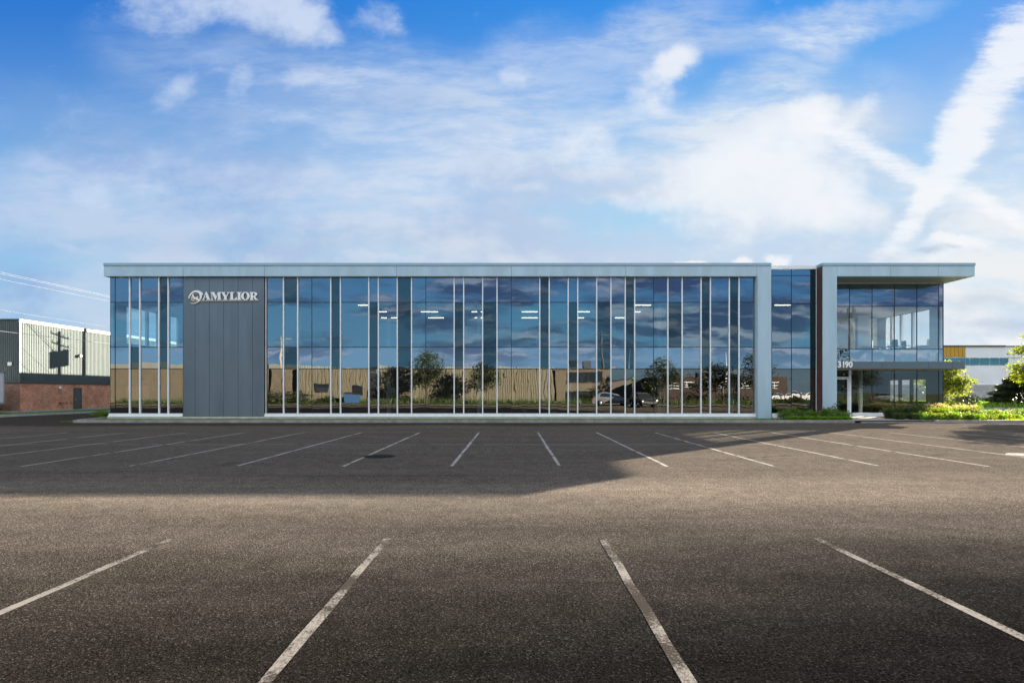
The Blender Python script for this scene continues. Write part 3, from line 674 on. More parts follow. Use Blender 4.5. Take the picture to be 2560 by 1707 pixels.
# inside: slabs, ceilings, partitions
def slab(x0, x1, y0, y1):
    mb = MB(); mb.box(x0, x1, y0, y1, 3.45, 4.40); bpart(mb, 'floor_slab', M['carpet'])
    mb = MB(); mb.box(x0, x1, y0, y1, 7.56, 7.66); bpart(mb, 'ceiling', M['ceil'])
slab(xL + .18, xC - .18, 36.55 + 1.6, 53.5); 
mb = MB(); mb.box(xL + .18, 16.5, 36.12, 38.14, 3.45, 4.40); mb.box(xL + .18, 16.5, 36.12, 38.14, 7.56, 7.66); mb.box(16.5, 19.6, 36.62, 38.14, 3.45, 4.40); mb.box(16.5, 19.6, 36.62, 38.14, 7.56, 7.66); bpart(mb, 'floor_edge', M['carpet'])
mb = MB(); mb.box(xL + .2, xC - .2, 36.55, 53.5, -.02, .10); bpart(mb, 'ground_floor', M['carpet'])
mb = MB(); mb.box(-21.1, 20.6, 46.5, 46.6, 4.4, 7.56); bpart(mb, 'partition', M['white'])
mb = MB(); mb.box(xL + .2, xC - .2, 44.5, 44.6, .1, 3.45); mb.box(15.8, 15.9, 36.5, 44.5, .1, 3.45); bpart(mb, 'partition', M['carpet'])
mb = MB(); mb.box(-16.4, -16.3, 36.5, 46.5, 4.4, 7.56); mb.box(-21.2, -21.1, 36.5, 53.5, 4.4, 7.56); mb.box(20.6, 20.7, 38.1, 53.5, 4.4, 7.56); mb.box(20.7, xC - .2, 44.5, 44.6, 4.4, 7.56); mb.box(xL + .2, -21.2, 44.5, 44.6, 4.4, 7.56); bpart(mb, 'partition', M['white'])
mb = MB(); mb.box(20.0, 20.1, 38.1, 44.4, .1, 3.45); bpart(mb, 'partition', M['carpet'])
# columns inside the glass
for x in (-14.2, -8.2, -2.2, 3.8, 9.8, 14.6): 
    mb = MB(); mb.box(x - .12, x + .12, 37.2, 37.45, .1, 3.45); mb.box(x - .12, x + .12, 37.2, 37.45, 4.4, 7.56); bpart(mb, 'column', M['white'])
mb = MB(); mb.tube([(wx(2151, 39.5), 39.5, .1), (wx(2151, 39.5), 39.5, 3.4)], .13, 12); bpart(mb, 'column', M['white'])
mb = MB(); mb.box(wx(2140, 42), wx(2168, 42), 41.8, 42.1, 4.4, 7.5); bpart(mb, 'column', M['white'])
# pale boards on the rear partition
for p0, p1 in ((1032, 1088), (1101, 1136), (1170, 1203), (1222, 1247), (1262, 1275), (1281.5, 1309), (1321, 1344), (1389, 1419), (1459, 1488), (1541, 1556)):
    mb = MB(); mb.box(wx(p0, 46.4), wx(p1, 46.4), 46.42, 46.5, wz(833, 46.4), wz(817, 46.4)); bpart(mb, 'wall_board', M['screen'])

LC = {}
# lit linear lamps hanging under the upper ceiling
def lamp(p0, p1, py, grp=True):
    Y = {794: 43.1, 779: 39.9, 762: 36.85, 777.6: 39.9}[py]
    z = wz(py, Y); x0, x1 = wx(p0, Y), wx(p1, Y)
    nm = {794: 'in the lower back row', 779: 'in the middle row', 777.6: 'in the middle row', 762: 'in the glass side row'}[py]
    LC[py] = LC.get(py, -1) + 1
    t = empty('pendant_lamp', ((x0 + x1) / 2, Y, z), 0, 'lit tube lamp upstairs, %s from the left %s' % (ORD[LC[py]], nm), 'lamp', 'tube lamps ' + nm)
    h = (x1 - x0) / 2
    mb = MB(); mb.box(-h, h, -.05, .05, -.035, .0); mb.build('tube', M['lamp'], t)
    mb = MB(); mb.box(-h, h, -.06, .06, .002, .04)
    if z < 7.45:
        for s in (-1, 1): mb.box(s * h * .8 - .006, s * h * .8 + .006, -.006, .006, .04, 7.56 - z)
    mb.build('housing', M['sill'], t)
z2 = lambda X: 640 + X * .2806
z3 = lambda X: 1260 + X * .2806
for a, b in ((1045, 1168), (1470, 1620), (1922, 2068)): lamp(z2(a), z2(b), 779)
for a, b in ((160, 298), (615, 762), (1093, 1213)): lamp(z3(a), z3(b), 779)
for a, b in ((1117, 1253), (1535, 1673), (1950, 2087)): lamp(z2(a), z2(b), 794)
for a, b in ((158, 298), (582, 713), (990, 1132)): lamp(z3(a), z3(b), 794)
lamp(z2(913), z2(995), 762); lamp(z3(1150), z3(1308), 762); lamp(1937, 1975, 762)

# desks, screens and chairs seen through the upper glass
def desk(x, y, label):
    t = empty('desk', (x, y, 4.4), 0, label, 'desk', 'desks behind the upper glass')
    mb = MB(); mb.box(-.8, .8, -.35, .35, .71, .74); mb.build('desk_top', M['desk'], t)
    for s in (-1, 1):
        mb = MB(); mb.box(s * .75 - .02, s * .75 + .02, -.33, .33, 0, .71); mb.build('leg', M['desk'], t)
    mb = MB(); mb.box(-.8, .8, .33, .36, .3, 1.1); mb.build('screen_panel', M['desk'], t)
def monitor(x, y, label):
    t = empty('monitor', (x, y, 5.14), 0, label, 'monitor', 'monitors on the desks')
    mb = MB(); mb.box(-.27, .27, -.015, .015, .12, .46); mb.build('screen', M['desk'], t, .004)
    mb = MB(); mb.box(-.02, .02, -.0, .03, .01, .3); mb.box(-.12, .12, -.08, .08, 0, .012); mb.build('stand', M['galv'], t)
def chair(x, y, rz, label, group='office chairs behind the upper glass', z=4.4):
    t = empty('office_chair', (x, y, z), rz, label, 'chair', group)
    mb = MB(); mb.box(-.24, .24, -.24, .24, .44, .52); mb.build('seat', M['chair'], t, .03)
    mb = MB(); mb.prism([(-.20, .56), (.20, .56), (.24, .85), (.20, 1.14), (-.20, 1.14), (-.24, .85)], 'y', .21, .26); mb.build('backrest', M['chair'], t, .015)
    mb = MB(); mb.tube([(0, 0, .06), (0, 0, .45)], .03, 8)
    for k in range(5):
        a = 2 * math.pi * k / 5; mb.tube([(0, 0, .08), (.28 * math.cos(a), .28 * math.sin(a), .05)], .02, 6)
    mb.tube([(0, .2, .48), (0, .27, .6)], .02, 6); mb.build('base', M['black'], t)
for i, x in enumerate((-10.0, -7.2, -3.9, -1.2, 1.8, 5.0, 8.1)):
    y = 43.6 if i % 2 else 41.9
    desk(x, y, 'pale desk with a low screen, %s from the left behind the upper glass' % ORD[i]); monitor(x + .1, y + .05, 'thin monitor on the %s desk from the left behind the upper glass' % ORD[i])
    chair(x - .2, y - .75, math.pi + .4 * math.sin(i * 3), 'grey swivel chair at the %s desk from the left behind the upper glass' % ORD[i], 'swivel chairs at the desks upstairs')
for (px, Y, rz, lab) in ((2190, 40.6, .9, 'dark swivel chair upstairs in the corner room, farthest left of four'),
                         (2243, 40.5, 1.9, 'dark swivel chair seen against the first bright side window of the corner room'),
                         (2252, 41.4, -1.5, 'swivel chair upstairs turned sideways, third from the left in the corner room'),
                         (2312, 40.2, -1.8, 'swivel chair seen against the rightmost bright side window of the corner room')):
    chair(wx(px, Y), Y, rz, lab, 'swivel chairs in the corner room upstairs')
t = empty('meeting_table', (wx(2225, 41.8), 41.8, 4.4), 0, 'long pale meeting table among the chairs in the corner room upstairs', 'table')
mb = MB(); mb.box(-2.2, 2.0, -.5, .5, .71, .75); mb.build('table_top', M['desk'], t)
for s in (-1, 1):
    mb = MB(); mb.box(s * 1.5 - .05, s * 1.5 + .05, -.3, .3, 0, .71); mb.build('leg', M['desk'], t)

# ================================================================ signs
def text_mesh(name, s, size, ext, offset=0.0):
    cu = bpy.data.curves.new(name, 'FONT'); cu.body = s; cu.size = size; cu.extrude = ext; cu.offset = offset; cu.align_x = 'CENTER'; cu.resolution_u = 6
    o = bpy.data.objects.new(name, cu); C.objects.link(o)
    dg = bpy.context.evaluated_depsgraph_get(); me = bpy.data.meshes.new_from_object(o.evaluated_get(dg))
    bpy.data.objects.remove(o); return me
hn = empty('house_number', (wx(2115, 36.56), 36.585, wz(917.8, 36.56)), 0, 'white house number 3190 at the left end of the dark entrance canopy', 'house number')
for ch, px in zip('3190', (2098.6, 2108.8, 2117.0, 2126.8)):
    me = text_mesh('digit', ch, .535, .012, .020); me.materials.append(M['lettering'])
    o = bpy.data.objects.new('digit', me); C.objects.link(o); o.parent = hn; o.rotation_euler = (R(90), 0, 0)
    o.location = (wx(px, 36.56) - hn.location.x, -.02, 0); o.scale = (.92, 1, 1)
    o['label'] = 'digit ' + ch
# company sign: swirl emblem, serif capitals, tan underline (all in photo pixels of the zoomed crop, 11.76 per pixel)
SY = 35.86
sg = empty('wall_sign', (wx(558, SY), SY, wz(745, SY)), 0, 'white raised serif lettering with a swirl emblem and tan underline on the grey metal panel', 'sign')
def sp(X, Yp): return (wx(460 + X / 11.76, SY - .06) - sg.location.x, wz(710 + Yp / 11.76, SY - .06) - sg.location.z)
def spoly(name, pts, mat, d0=-.06, d1=-.02, cut=None, label=None):
    cu = bpy.data.curves.new(name, 'CURVE'); cu.dimensions = '2D'; cu.fill_mode = 'BOTH'; cu.extrude = (d1 - d0) / 2
    for ring in [pts] + ([cut] if cut else []):
        q = [sp(*p) for p in ring]; s = cu.splines.new('POLY'); s.points.add(len(q) - 1)
        for i, p in enumerate(q): s.points[i].co = (p[0], p[1], 0, 1)
        s.use_cyclic_u = True
    o = bpy.data.objects.new(name, cu); C.objects.link(o)
    me = bpy.data.meshes.new_from_object(o.evaluated_get(bpy.context.evaluated_depsgraph_get())); bpy.data.objects.remove(o)
    me.materials.clear(); me.materials.append(mat)
    o = bpy.data.objects.new(name, me); C.objects.link(o); o.parent = sg; o.rotation_euler = (R(90), 0, 0); o.location = (0, (d0 + d1) / 2, 0)
    if label: o['label'] = label
def ell(cx, cy, rx, ry, a0=0, a1=360, n=40): return [(cx + rx * math.cos(R(a0 + (a1 - a0) * k / n)), cy - ry * math.sin(R(a0 + (a1 - a0) * k / n))) for k in range(n + (a1 - a0 < 360))]
L = M['lettering']
T_, Bt = 237, 468      # cap line and base line
spoly('letter', [(524, Bt), (524, 452), (558, 440), (640, 232), (668, 232), (756, 440), (790, 452), (790, Bt), (652, Bt), (652, 452), (680, 444), (664, 400), (596, 400), (582, 440), (616, 452), (616, Bt)], L, cut=[(603, 380), (657, 380), (630, 306)], label='serif capital A')
spoly('letter', [(784, T_), (884, T_), (948, 372), (1000, T_), (1100, T_), (1100, 254), (1068, 264), (1068, 440), (1100, 452), (1100, Bt), (962, Bt), (962, 452), (996, 440), (996, 300), (930, Bt), (912, Bt), (830, 290), (830, 440), (862, 452), (862, Bt), (784, Bt), (784, 452), (812, 440), (812, 264), (784, 254)], L, label='serif capital M')
spoly('letter', [(1090, T_), (1212, T_), (1212, 254), (1186, 262), (1238, 350), (1288, 262), (1262, 254), (1262, T_), (1345, T_), (1345, 254), (1316, 264), (1250, 372), (1250, 440), (1282, 452), (1282, Bt), (1144, Bt), (1144, 452), (1178, 440), (1178, 378), (1114, 264), (1090, 254)], L, label='serif capital Y')
spoly('letter', [(1330, T_), (1476, T_), (1476, 254), (1438, 264), (1438, 440), (1490, 440), (1534, 386), (1552, 386), (1546, Bt), (1330, Bt), (1330, 452), (1364, 440), (1364, 264), (1330, 254)], L, label='serif capital L')
spoly('letter', [(1546, T_), (1690, T_), (1690, 254), (1655, 264), (1655, 440), (1690, 452), (1690, Bt), (1552, Bt), (1552, 452), (1582, 440), (1582, 264), (1546, 254)], L, label='serif capital I')
spoly('letter', ell(1802, 352, 128, 122), L, cut=ell(1802, 352, 52, 100), label='serif capital O')
spoly('letter', [(1932, T_), (2060, T_), (2112, 246), (2146, 272), (2150, 312), (2126, 346), (2084, 362), (2150, 452), (2182, 456), (2182, Bt), (2090, Bt), (2028, 372), (2022, 372), (2022, 440), (2054, 452), (2054, Bt), (1932, Bt), (1932, 452), (1954, 440), (1954, 264), (1932, 254)], L, cut=[(2022, 262), (2048, 262), (2076, 280), (2080, 310), (2062, 340), (2022, 348)], label='serif capital R')
spoly('underline', [(452, 492), (2190, 478), (2198, 490), (1700, 496), (440, 512)], M['tan_letter'], -.045, -.01)
# emblem: the big crescent sweeping over and down to a tail
outer = [(126, 432), (140, 360), (180, 285), (240, 225), (310, 192), (385, 184), (450, 198), (510, 232), (548, 280), (560, 318), (522, 318), (524, 370), (505, 430), (462, 490), (400, 545), (330, 575), (260, 580), (200, 566), (172, 546)]
inner = [(215, 560), (275, 564), (335, 552), (395, 515), (440, 462), (462, 405), (464, 345), (444, 290), (405, 255), (350, 240), (290, 250), (235, 285), (185, 345), (150, 425)]
spoly('emblem', outer + inner, L, label='white crescent ring with a tail')
spoly('emblem', [(228, 300), (262, 292), (300, 372), (345, 398), (375, 380), (392, 352), (410, 380), (405, 420), (440, 470), (415, 490), (372, 478), (345, 440), (300, 452), (262, 425), (240, 370)], L, -.05, -.015, label='white curl inside the ring')
spoly('emblem', [(205, 352), (222, 350), (236, 420), (270, 468), (330, 484), (380, 482), (372, 500), (310, 514), (250, 506), (205, 470), (184, 415)], M['tan_letter'], -.045, -.01, label='tan crescent low in the ring')
spoly('emblem', [(240, 290), (300, 276), (360, 282), (398, 300), (350, 296), (290, 296)], M['tan_letter'], -.045, -.01, label='thin tan sliver at the top of the ring')
# ================================================================ neighbour on the left
NX = -38.4; NY = 43.7
nb = empty('brick_warehouse', (NX, NY, 0), 0, 'brick warehouse with pale ribbed cladding and pole shadows, left of the glass building', 'building')
def npart(mb, name, mat, bevel=0, par=None):
    o = mb.build(name, mat, par or nb, bevel)
    if par is None: o.matrix_parent_inverse = Matrix.Translation((-NX, -NY, 0))
    return o
ZN0, ZN1, ZNT = .28, 2.47, 7.46
mb = MB(); mb.box(NX - .02, NX + .03, NY - .03, 82, -.05, ZN0); mb.box(NX - 30, NX + .03, NY - .03, NY, -.05, ZN0); npart(mb, 'plinth', M['plinth'])
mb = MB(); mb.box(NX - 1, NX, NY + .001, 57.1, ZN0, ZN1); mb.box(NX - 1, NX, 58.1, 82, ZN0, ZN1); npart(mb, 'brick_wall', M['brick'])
DY0, DY1 = None, None
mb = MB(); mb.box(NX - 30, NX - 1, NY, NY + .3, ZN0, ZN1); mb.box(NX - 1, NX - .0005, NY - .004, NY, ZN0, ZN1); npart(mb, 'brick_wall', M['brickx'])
def ribbed(name, a0, a1, fixed, axis, z0, z1, pitch=.165, d=.036, mat=None):
    mb = MB(); mb.recalc = False; n = int((a1 - a0) / pitch); pr = []
    for i in range(n):
        s = a0 + i * pitch
        pr += [(s, 0), (s + pitch * .42, 0), (s + pitch * .52, d), (s + pitch * .88, d)]
    pr.append((a0 + n * pitch, 0))
    vs = []
    for s, q in pr:
        for z in (z0, z1): vs.append((fixed + q, s, z) if axis == 'y' else (s, fixed - q, z))
    fs = [(2 * i, 2 * i + 2, 2 * i + 3, 2 * i + 1) for i in range(len(pr) - 1)]
    if axis == 'y': pass
    mb.add(vs, fs); return mb
npart(ribbed('x', NY, 82, NX - .03, 'y', ZN1 + .02, ZNT - .25), 'ribbed_cladding', M['siding'])
npart(ribbed('x', NX - 30, NX, NY - .0, 'x', ZN1 + .02, ZNT - .05), 'ribbed_cladding', M['siding'])
mb = MB(); mb.box(NX - .03, NX + .06, NY - .08, 82, ZNT - .27, ZNT); mb.box(NX - 30, NX - .03, NY - .08, NY + .1, ZNT - .08, ZNT); npart(mb, 'roof_flashing', M['sidecap'])
mb = MB(); mb.box(NX - .06, NX + .05, NY - .09, NY + .03, ZN1, ZNT - .27); npart(mb, 'corner_trim', M['sidecap'])
mb = MB(); mb.box(NX - .02, NX + .05, NY - .02, 82, ZN1 - .02, ZN1 + .04); mb.box(NX - 30, NX - .02, NY - .07, NY, ZN1 - .02, ZN1 + .04); npart(mb, 'drip_strip', M['roofedge'])
mb = MB(); mb.box(NX - 30, NX - .1, NY + .3, 82, ZNT - .4, ZNT - .2); npart(mb, 'roof', M['roofedge'])
# steel door: photo columns 184-202
y_a = 38.4 * 1400 / (1280 - 183.5); y_b = 38.4 * 1400 / (1280 - 202.5)
mb = MB(); mb.box(NX + .004, NX + .05, y_a + .04, y_b - .04, ZN0, 2.06); dn = npart(mb, 'door', M['steeldoor'])
mb = MB(); mb.box(NX + .002, NX + .07, y_a, y_a + .06, ZN0, 2.12); mb.box(NX + .002, NX + .07, y_b - .06, y_b, ZN0, 2.12); mb.box(NX + .002, NX + .07, y_a, y_b, 2.06, 2.12); mb.build('frame', M['roofedge'], dn)
mb = MB(); mb.box(NX + .05, NX + .1, y_a + .15, y_a + .19, 1.05, 1.2); mb.build('handle', M['galv'], dn)
# fill the slit left in the brick behind the door
mb = MB(); mb.box(NX - 1, NX, 57.1, 58.1, ZN0, ZN1); npart(mb, 'brick_wall', M['brick'])
def wall_lamp(px, z, r, mat, label):
    y = 38.4 * 1400 / (1280 - px); t = empty('wall_lamp', (NX, y, z), 0, label, 'wall lamp')
    mb = MB(); n = 8
    for j in range(5):
        pass
    mb.prism([(-r, -r * .5), (-r * .7, r * .6), (0, r * .9), (r * .7, r * .6), (r, -r * .5), (0, -r * .8)], 'x', .05, .05 + r * 1.3); mb.build('shade', mat, t, .02)
    mb = MB(); mb.box(0, .06, -r * .6, r * .6, -r * .4, r * .5); mb.build('bracket', M['bronze'], t)
wall_lamp(147.5, wz(969.5, 47.4), .13, M['whitesteel'], 'round white lamp on the brick wall left of the steel door')
wall_lamp(195.5, wz(889.5, 49.6), .17, M['bronze'], 'small floodlight on the ribbed wall high above the steel door')
y = 38.4 * 1400 / (1280 - 148)
t = empty('fire_connection', (NX, y, wz(1007, 47.5)), 0, 'red fire pipe connection low on the brick wall', 'fire pipe')
mb = MB(); mb.tube([(0, 0, 0), (.22, 0, 0)], .07, 10); mb.build('inlet', M['red'], t)
mb = MB(); mb.tube([(.06, 0, 0), (.06, .75, .01)], .02, 8); mb.tube([(.0, .75, .01), (.16, .75, .01)], .035, 8); mb.build('pipe', M['red'], t)
t = empty('wall_notice', (NX, NY, 0), 0, 'small white square notice on the shaded front of the brick warehouse', 'notice')
x = wx(24.5, NY - .1); mb = MB(); mb.box(x - .16 - NX, x + .16 - NX, -.13, -.10, wz(914, NY - .1), wz(905, NY - .1)); mb.build('board', M['whitesteel'], t)
# trailer at the far left
t = empty('semi_trailer', (-44, 41, 0), 0, 'rear end of a white box trailer parked at the left edge by the brick warehouse', 'trailer')
xr = wx(10.5, 42.2) + 44
mb = MB(); mb.box(xr - 11, xr, -1.2, 1.2, .98, 3.25); mb.build('box', M['whitesteel'], t, .03)
mb = MB(); mb.box(xr - .02, xr + .04, -1.22, -1.12, .95, 3.28); mb.box(xr - .02, xr + .04, 1.12, 1.22, .95, 3.28); mb.box(xr - .02, xr + .04, -1.22, 1.22, 3.2, 3.28); mb.box(xr - .02, xr + .04, -1.22, 1.22, .85, .98); mb.build('door_frame', M['galv'], t)
mb = MB(); mb.box(xr - 11, xr - .1, -.5, .5, .75, .97); mb.box(xr - .12, xr - .04, -1.1, 1.1, .45, .55); mb.box(xr - .1, xr - .06, -.6, -.52, .5, .85); mb.box(xr - .1, xr - .06, .52, .6, .5, .85); mb.build('chassis', M['black'], t)
for dx in (-1.3, -2.6):
    for sy in (-1.05, 1.05):
        mb = MB(); mb.tube([(xr + dx, sy - .14, .5), (xr + dx, sy + .14, .5)], .5, 20); w_ = mb.build('wheel', M['rubber'], t)
        mb = MB(); mb.tube([(xr + dx, sy - .15, .5), (xr + dx, sy + .15, .5)], .27, 14); mb.build('rim', M['galv'], w_)

# utility poles hidden behind the glass building: their shadows fall on the warehouse wall
def pole(x, y, h, label, arms, trans=(), r=.15):
    t = empty('utility_pole', (x, y, 0), 0, label, 'utility pole')
    mb = MB(); mb.tube([(0, 0, -.05), (0, 0, h * .5), (0, 0, h)], [r * 1.25, r * 1.1, r * .85], 12); mb.build('pole', M['pole'], t)
    for (z, L, az, off) in arms:
        d = Vector((math.sin(az), math.cos(az), 0)); mb = MB()
        mb.tube([d * (-L / 2 + off) + Vector((0, 0, z)), d * (L / 2 + off) + Vector((0, 0, z))], .055, 6)
        for k in (-.48, -.2, .2, .48):
            p = d * (L * k + off) + Vector((0, 0, z)); mb.tube([p, p + Vector((0, 0, .22))], [.05, .03], 8)
        mb.build('cross_arm', M['pole'], t)
    for (dx, dy, z) in trans:
        mb = MB(); mb.tube([(dx, dy, z), (dx, dy, z + 1.25)], .33, 16); mb.tube([(dx, dy, z + 1.25), (dx, dy, z + 1.34)], [.38, .2], 16)
        mb.tube([(dx + .12, dy, z + 1.2), (dx + .14, dy, z + 1.55)], .045, 8); mb.tube([(dx, dy, z + .6), (0, 0, z + .6)], .05, 6); mb.build('transformer', M['galv'], t)
    return t
pole(-27.55, 57.2, 10.55, 'utility pole with two grey transformers behind the left end of the glass building', [(10.2, 2.9, .35, .1), (9.45, 2.8, .35, .2)], ((-.1, -.70, 7.45), (.1, .68, 7.75)), .16)
pole(-29.05, 58.6, 10.95, 'plain utility pole with one cross arm behind the left end of the glass building', [(10.75, 2.8, .35, -.1)], (), .17)
# power lines
def wire(y0, y275, label, end=(-27.5, 57.2), r=.012, sag=.75, dx=0):
    Q = Vector((-45, 30, 0)); P = Vector((end[0] + dx, end[1], 0))
    def tt(px):
        k = (px - 1280) / 1400            # x = k*y
        return (k * P.y - P.x) / ((Q.x - P.x) - k * (Q.y - P.y))
    t0, t1 = tt(0), tt(275)
    def z_at(px, py, t): return EYE + (980 - py) * (P.y + t * (Q.y - P.y)) / 1400
    a, b = z_at(0, y0, t0), z_at(275, y275, t1)
    s = (a - b) / (t0 - t1); c2 = sag
    f = lambda t: b + s * (t - t1) + c2 * (t - t0) * (t - t1)
    mb = MB(); mb.tube([(P.x + t * (Q.x - P.x), P.y + t * (Q.y - P.y), f(t)) for t in [i / 24 * 1.6 for i in range(25)]], r, 6)
    o = mb.build('power_line', M['wire']); tag(o, label, 'cable')
wire(680, 740.5, 'topmost pale power line in the sky left of the glass building')
wire(684, 743.5, 'pale power line just under the topmost one, nearly touching it', dx=.15)
wire(698, 753.5, 'pale power line third from the top, left of the roof band', dx=-.1)
wire(775, 818, 'thin single power line passing just above the warehouse roof', r=.009)
wire(827.6, 859, 'thick cable crossing in front of the ribbed warehouse wall', r=.014)

# ================================================================ building far right
fb = empty('white_warehouse', (90, 95, 0), 0, 'far white warehouse with mustard corner, teal window band and grey block base', 'building')
def fpart(mb, name, mat, bevel=0):
    o = mb.build(name, mat, fb, bevel); o.matrix_parent_inverse = Matrix.Translation((-90, -95, 0)); return o
YB = 95.0; zt = wz(865, YB)
mb = MB(); mb.box(60, 150, YB, YB + 30, 0, zt - .1); fpart(mb, 'wall', M['offwhite'])
mb = MB(); mb.box(60, wx(2512, YB), YB - .2, YB + .4, zt - .1, zt + .12); mb.box(wx(2512, YB), 150, YB - .1, YB + .4, zt - .1, zt + .05); fpart(mb, 'roof_edge', M['roofedge'])
mb = MB(); xs = [wx(p, YB) for p in (2330, 2345, 2356, 2365.5, 2375, 2385, 2395, 2405, 2412.5)]
for a, b in zip(xs[:-1], xs[1:]): mb.box(a + .03, b - .03, YB - .12, YB - .02, wz(892, YB), zt - .12)
fpart(mb, 'mustard_panel', M['mustard'])
for a, b in ((2330, 2372), (2372, 2413), (2413, 2424), (2424, 2449), (2449, 2474), (2474, 2498), (2498, 2521)):
    mb = MB(); mb.recalc = False; mb.quad((wx(a, YB) + .04, YB - .05, wz(912.5, YB)), (wx(b, YB) - .04, YB - .05, wz(912.5, YB)), (wx(b, YB) - .04, YB - .05, wz(894.5, YB)), (wx(a, YB) + .04, YB - .05, wz(894.5, YB)))
    fpart(mb, 'window', M['teal'])
mb = MB(); mb.box(60, wx(2512, YB), YB - .25, YB - .02, 0, wz(961.5, YB)); mb.box(wx(2512, YB), 150, YB - .25, YB - .02, 0, wz(962, YB)); fpart(mb, 'block_base', M['block'])
mb = MB()
for p in (2413, 2535): mb.box(wx(p, YB) - .04, wx(p, YB) + .04, YB - .04, YB - .005, wz(961, YB), zt)
mb.box(wx(2521, YB), 150, YB - .04, YB - .005, wz(894, YB) - .03, wz(894, YB) + .03); fpart(mb, 'panel_joint', M['galv'])
mb = MB(); mb.box(wx(2535, YB), wx(2560, YB) + 6, YB - .06, YB - .01, wz(930, YB), wz(917, YB)); fpart(mb, 'dock_door', M['bronze'])
mb = MB(); mb.box(wx(2395, YB), wx(2404, YB), YB + 4, YB + 6, zt, zt + .35); fpart(mb, 'roof_vent', M['galv'])
# chain link fence
fe = empty('chain_link_fence', (90, 78, 0), 0, 'low chain link fence in front of the far white warehouse', 'fence')
FY = 78.0; zf = wz(986, FY); za = .4
for i in range(10):
    x = wx(2452, FY) + i * 3.35 - 3.35 * 3
    mb = MB(); mb.tube([(x - 90, 0, za), (x - 90, 0, zf + .05)], .045, 6); mb.build('post', M['galv'], fe)
mb = MB(); x0, x1 = 50 - 90, 100 - 90
mb.tube([(x0, 0, zf), (x1, 0, zf)], .035, 6); mb.tube([(x0, 0, za + .1), (x1, 0, za + .1)], .012, 4); mb.build('rail', M['galv'], fe)
mb = MB(); n = 150
for i in range(n):
    x = x0 + (x1 - x0) * i / n; mb.tube([(x, 0, za + .05), (x + (zf - za), 0, zf)], .006, 3, False); mb.tube([(x + (zf - za), 0.01, za + .05), (x, 0.01, zf)], .006, 3, False)
mb.build('mesh', M['galv'], fe)

# ================================================================ vegetation
def leafcloud(mb, blobs, n, size, rnd, flat_=.0, hollow=.35):
    """many small leaf faces spread through a set of ellipsoids (cx,cy,cz,rx,ry,rz,weight), clumped on twigs"""
    tot = sum(b[6] for b in blobs)
    for b in blobs:
        m = int(n * b[6] / tot); k = 0
        while k < m:
            # a twig centre, then a bunch of leaves round it
            th, ph = rnd.uniform(0, 2 * math.pi), math.acos(rnd.uniform(-1, 1)); rr = (hollow + (1 - hollow) * rnd.random() ** .5) * (1 + rnd.gauss(0, .07))
            c = Vector((b[0] + b[3] * rr * math.sin(ph) * math.cos(th), b[1] + b[4] * rr * math.sin(ph) * math.sin(th), b[2] + b[5] * rr * math.cos(ph)))
            for _ in range(rnd.randint(5, 12)):
                p = c + Vector((rnd.gauss(0, size * 1.9), rnd.gauss(0, size * 1.9), rnd.gauss(0, size * 1.3)))
                s = size * rnd.uniform(.6, 1.35)
                a = Vector((rnd.gauss(0, 1), rnd.gauss(0, 1), rnd.gauss(0, .7))).normalized(); q = a.cross(Vector((rnd.gauss(0, 1), rnd.gauss(0, 1), rnd.gauss(0, 1)))).normalized()
                mb.add([p - a * s, p - q * s * .5, p + a * s, p + q * s * .5], [(0, 1, 2, 3)]); k += 1
def limbs(h, spread, rnd, n=7, r=.09, lean=(0, 0), z0=.3):
    mb = MB(); top = Vector((lean[0], lean[1], h))
    tr = [Vector((lean[0] * t * t, lean[1] * t * t, h * t)) for t in (0, .2, .45, .7, .92)]
    mb.tube(tr, [r * 1.3, r, r * .8, r * .5, r * .2], 10)
    for i in range(n):
        t = z0 + (.9 - z0) * i / n; p = Vector((lean[0] * t * t, lean[1] * t * t, h * t)); a = i * 2.4 + rnd.uniform(-.4, .4)
        d = Vector((math.cos(a), math.sin(a), rnd.uniform(.4, .9))); L = spread * rnd.uniform(.6, 1) * (1 - .4 * t)
        mb.tube([p, p + d * L * .5, p + d * L + Vector((0, 0, -.05 * L))], [r * .5 * (1.1 - t), r * .3 * (1.1 - t), r * .1], 6)
    return mb
def tree(name, x, y, h, blobs, n, size, mat, label, cat='tree', seed=1, lean=(0, 0), r=.09, spread=1.5, group=None, hollow=.3, z=0):
    rnd = random.Random(seed); t = empty(name, (x, y, z), 0, label, cat, group)
    limbs(h, spread, rnd, r=r, lean=lean).build('trunk', M['bark'], t)
    mb = MB(); mb.recalc = False; leafcloud(mb, blobs, n, size, rnd, hollow=hollow); mb.build('crown', mat, t)
    return t
# young tree just behind the entrance corner
tree('young_tree', 31.7, 41.8, 4.0, [(0, 0, 2.9, 1.6, 1.4, 1.15, 5), (.9, .2, 2.1, 1.5, 1.2, .75, 3), (1.5, -.3, 2.55, 1.0, .9, .25, 1), (-.3, 0, 3.7, .9, .9, .45, 1), (.6, -.1, 3.5, 1.2, .8, .35, 1.4)], 6500, .10, M['leaf_bright'],
     'young sunlit tree with pale green leaves beside the glass corner of the entrance', seed=3, hollow=.15)
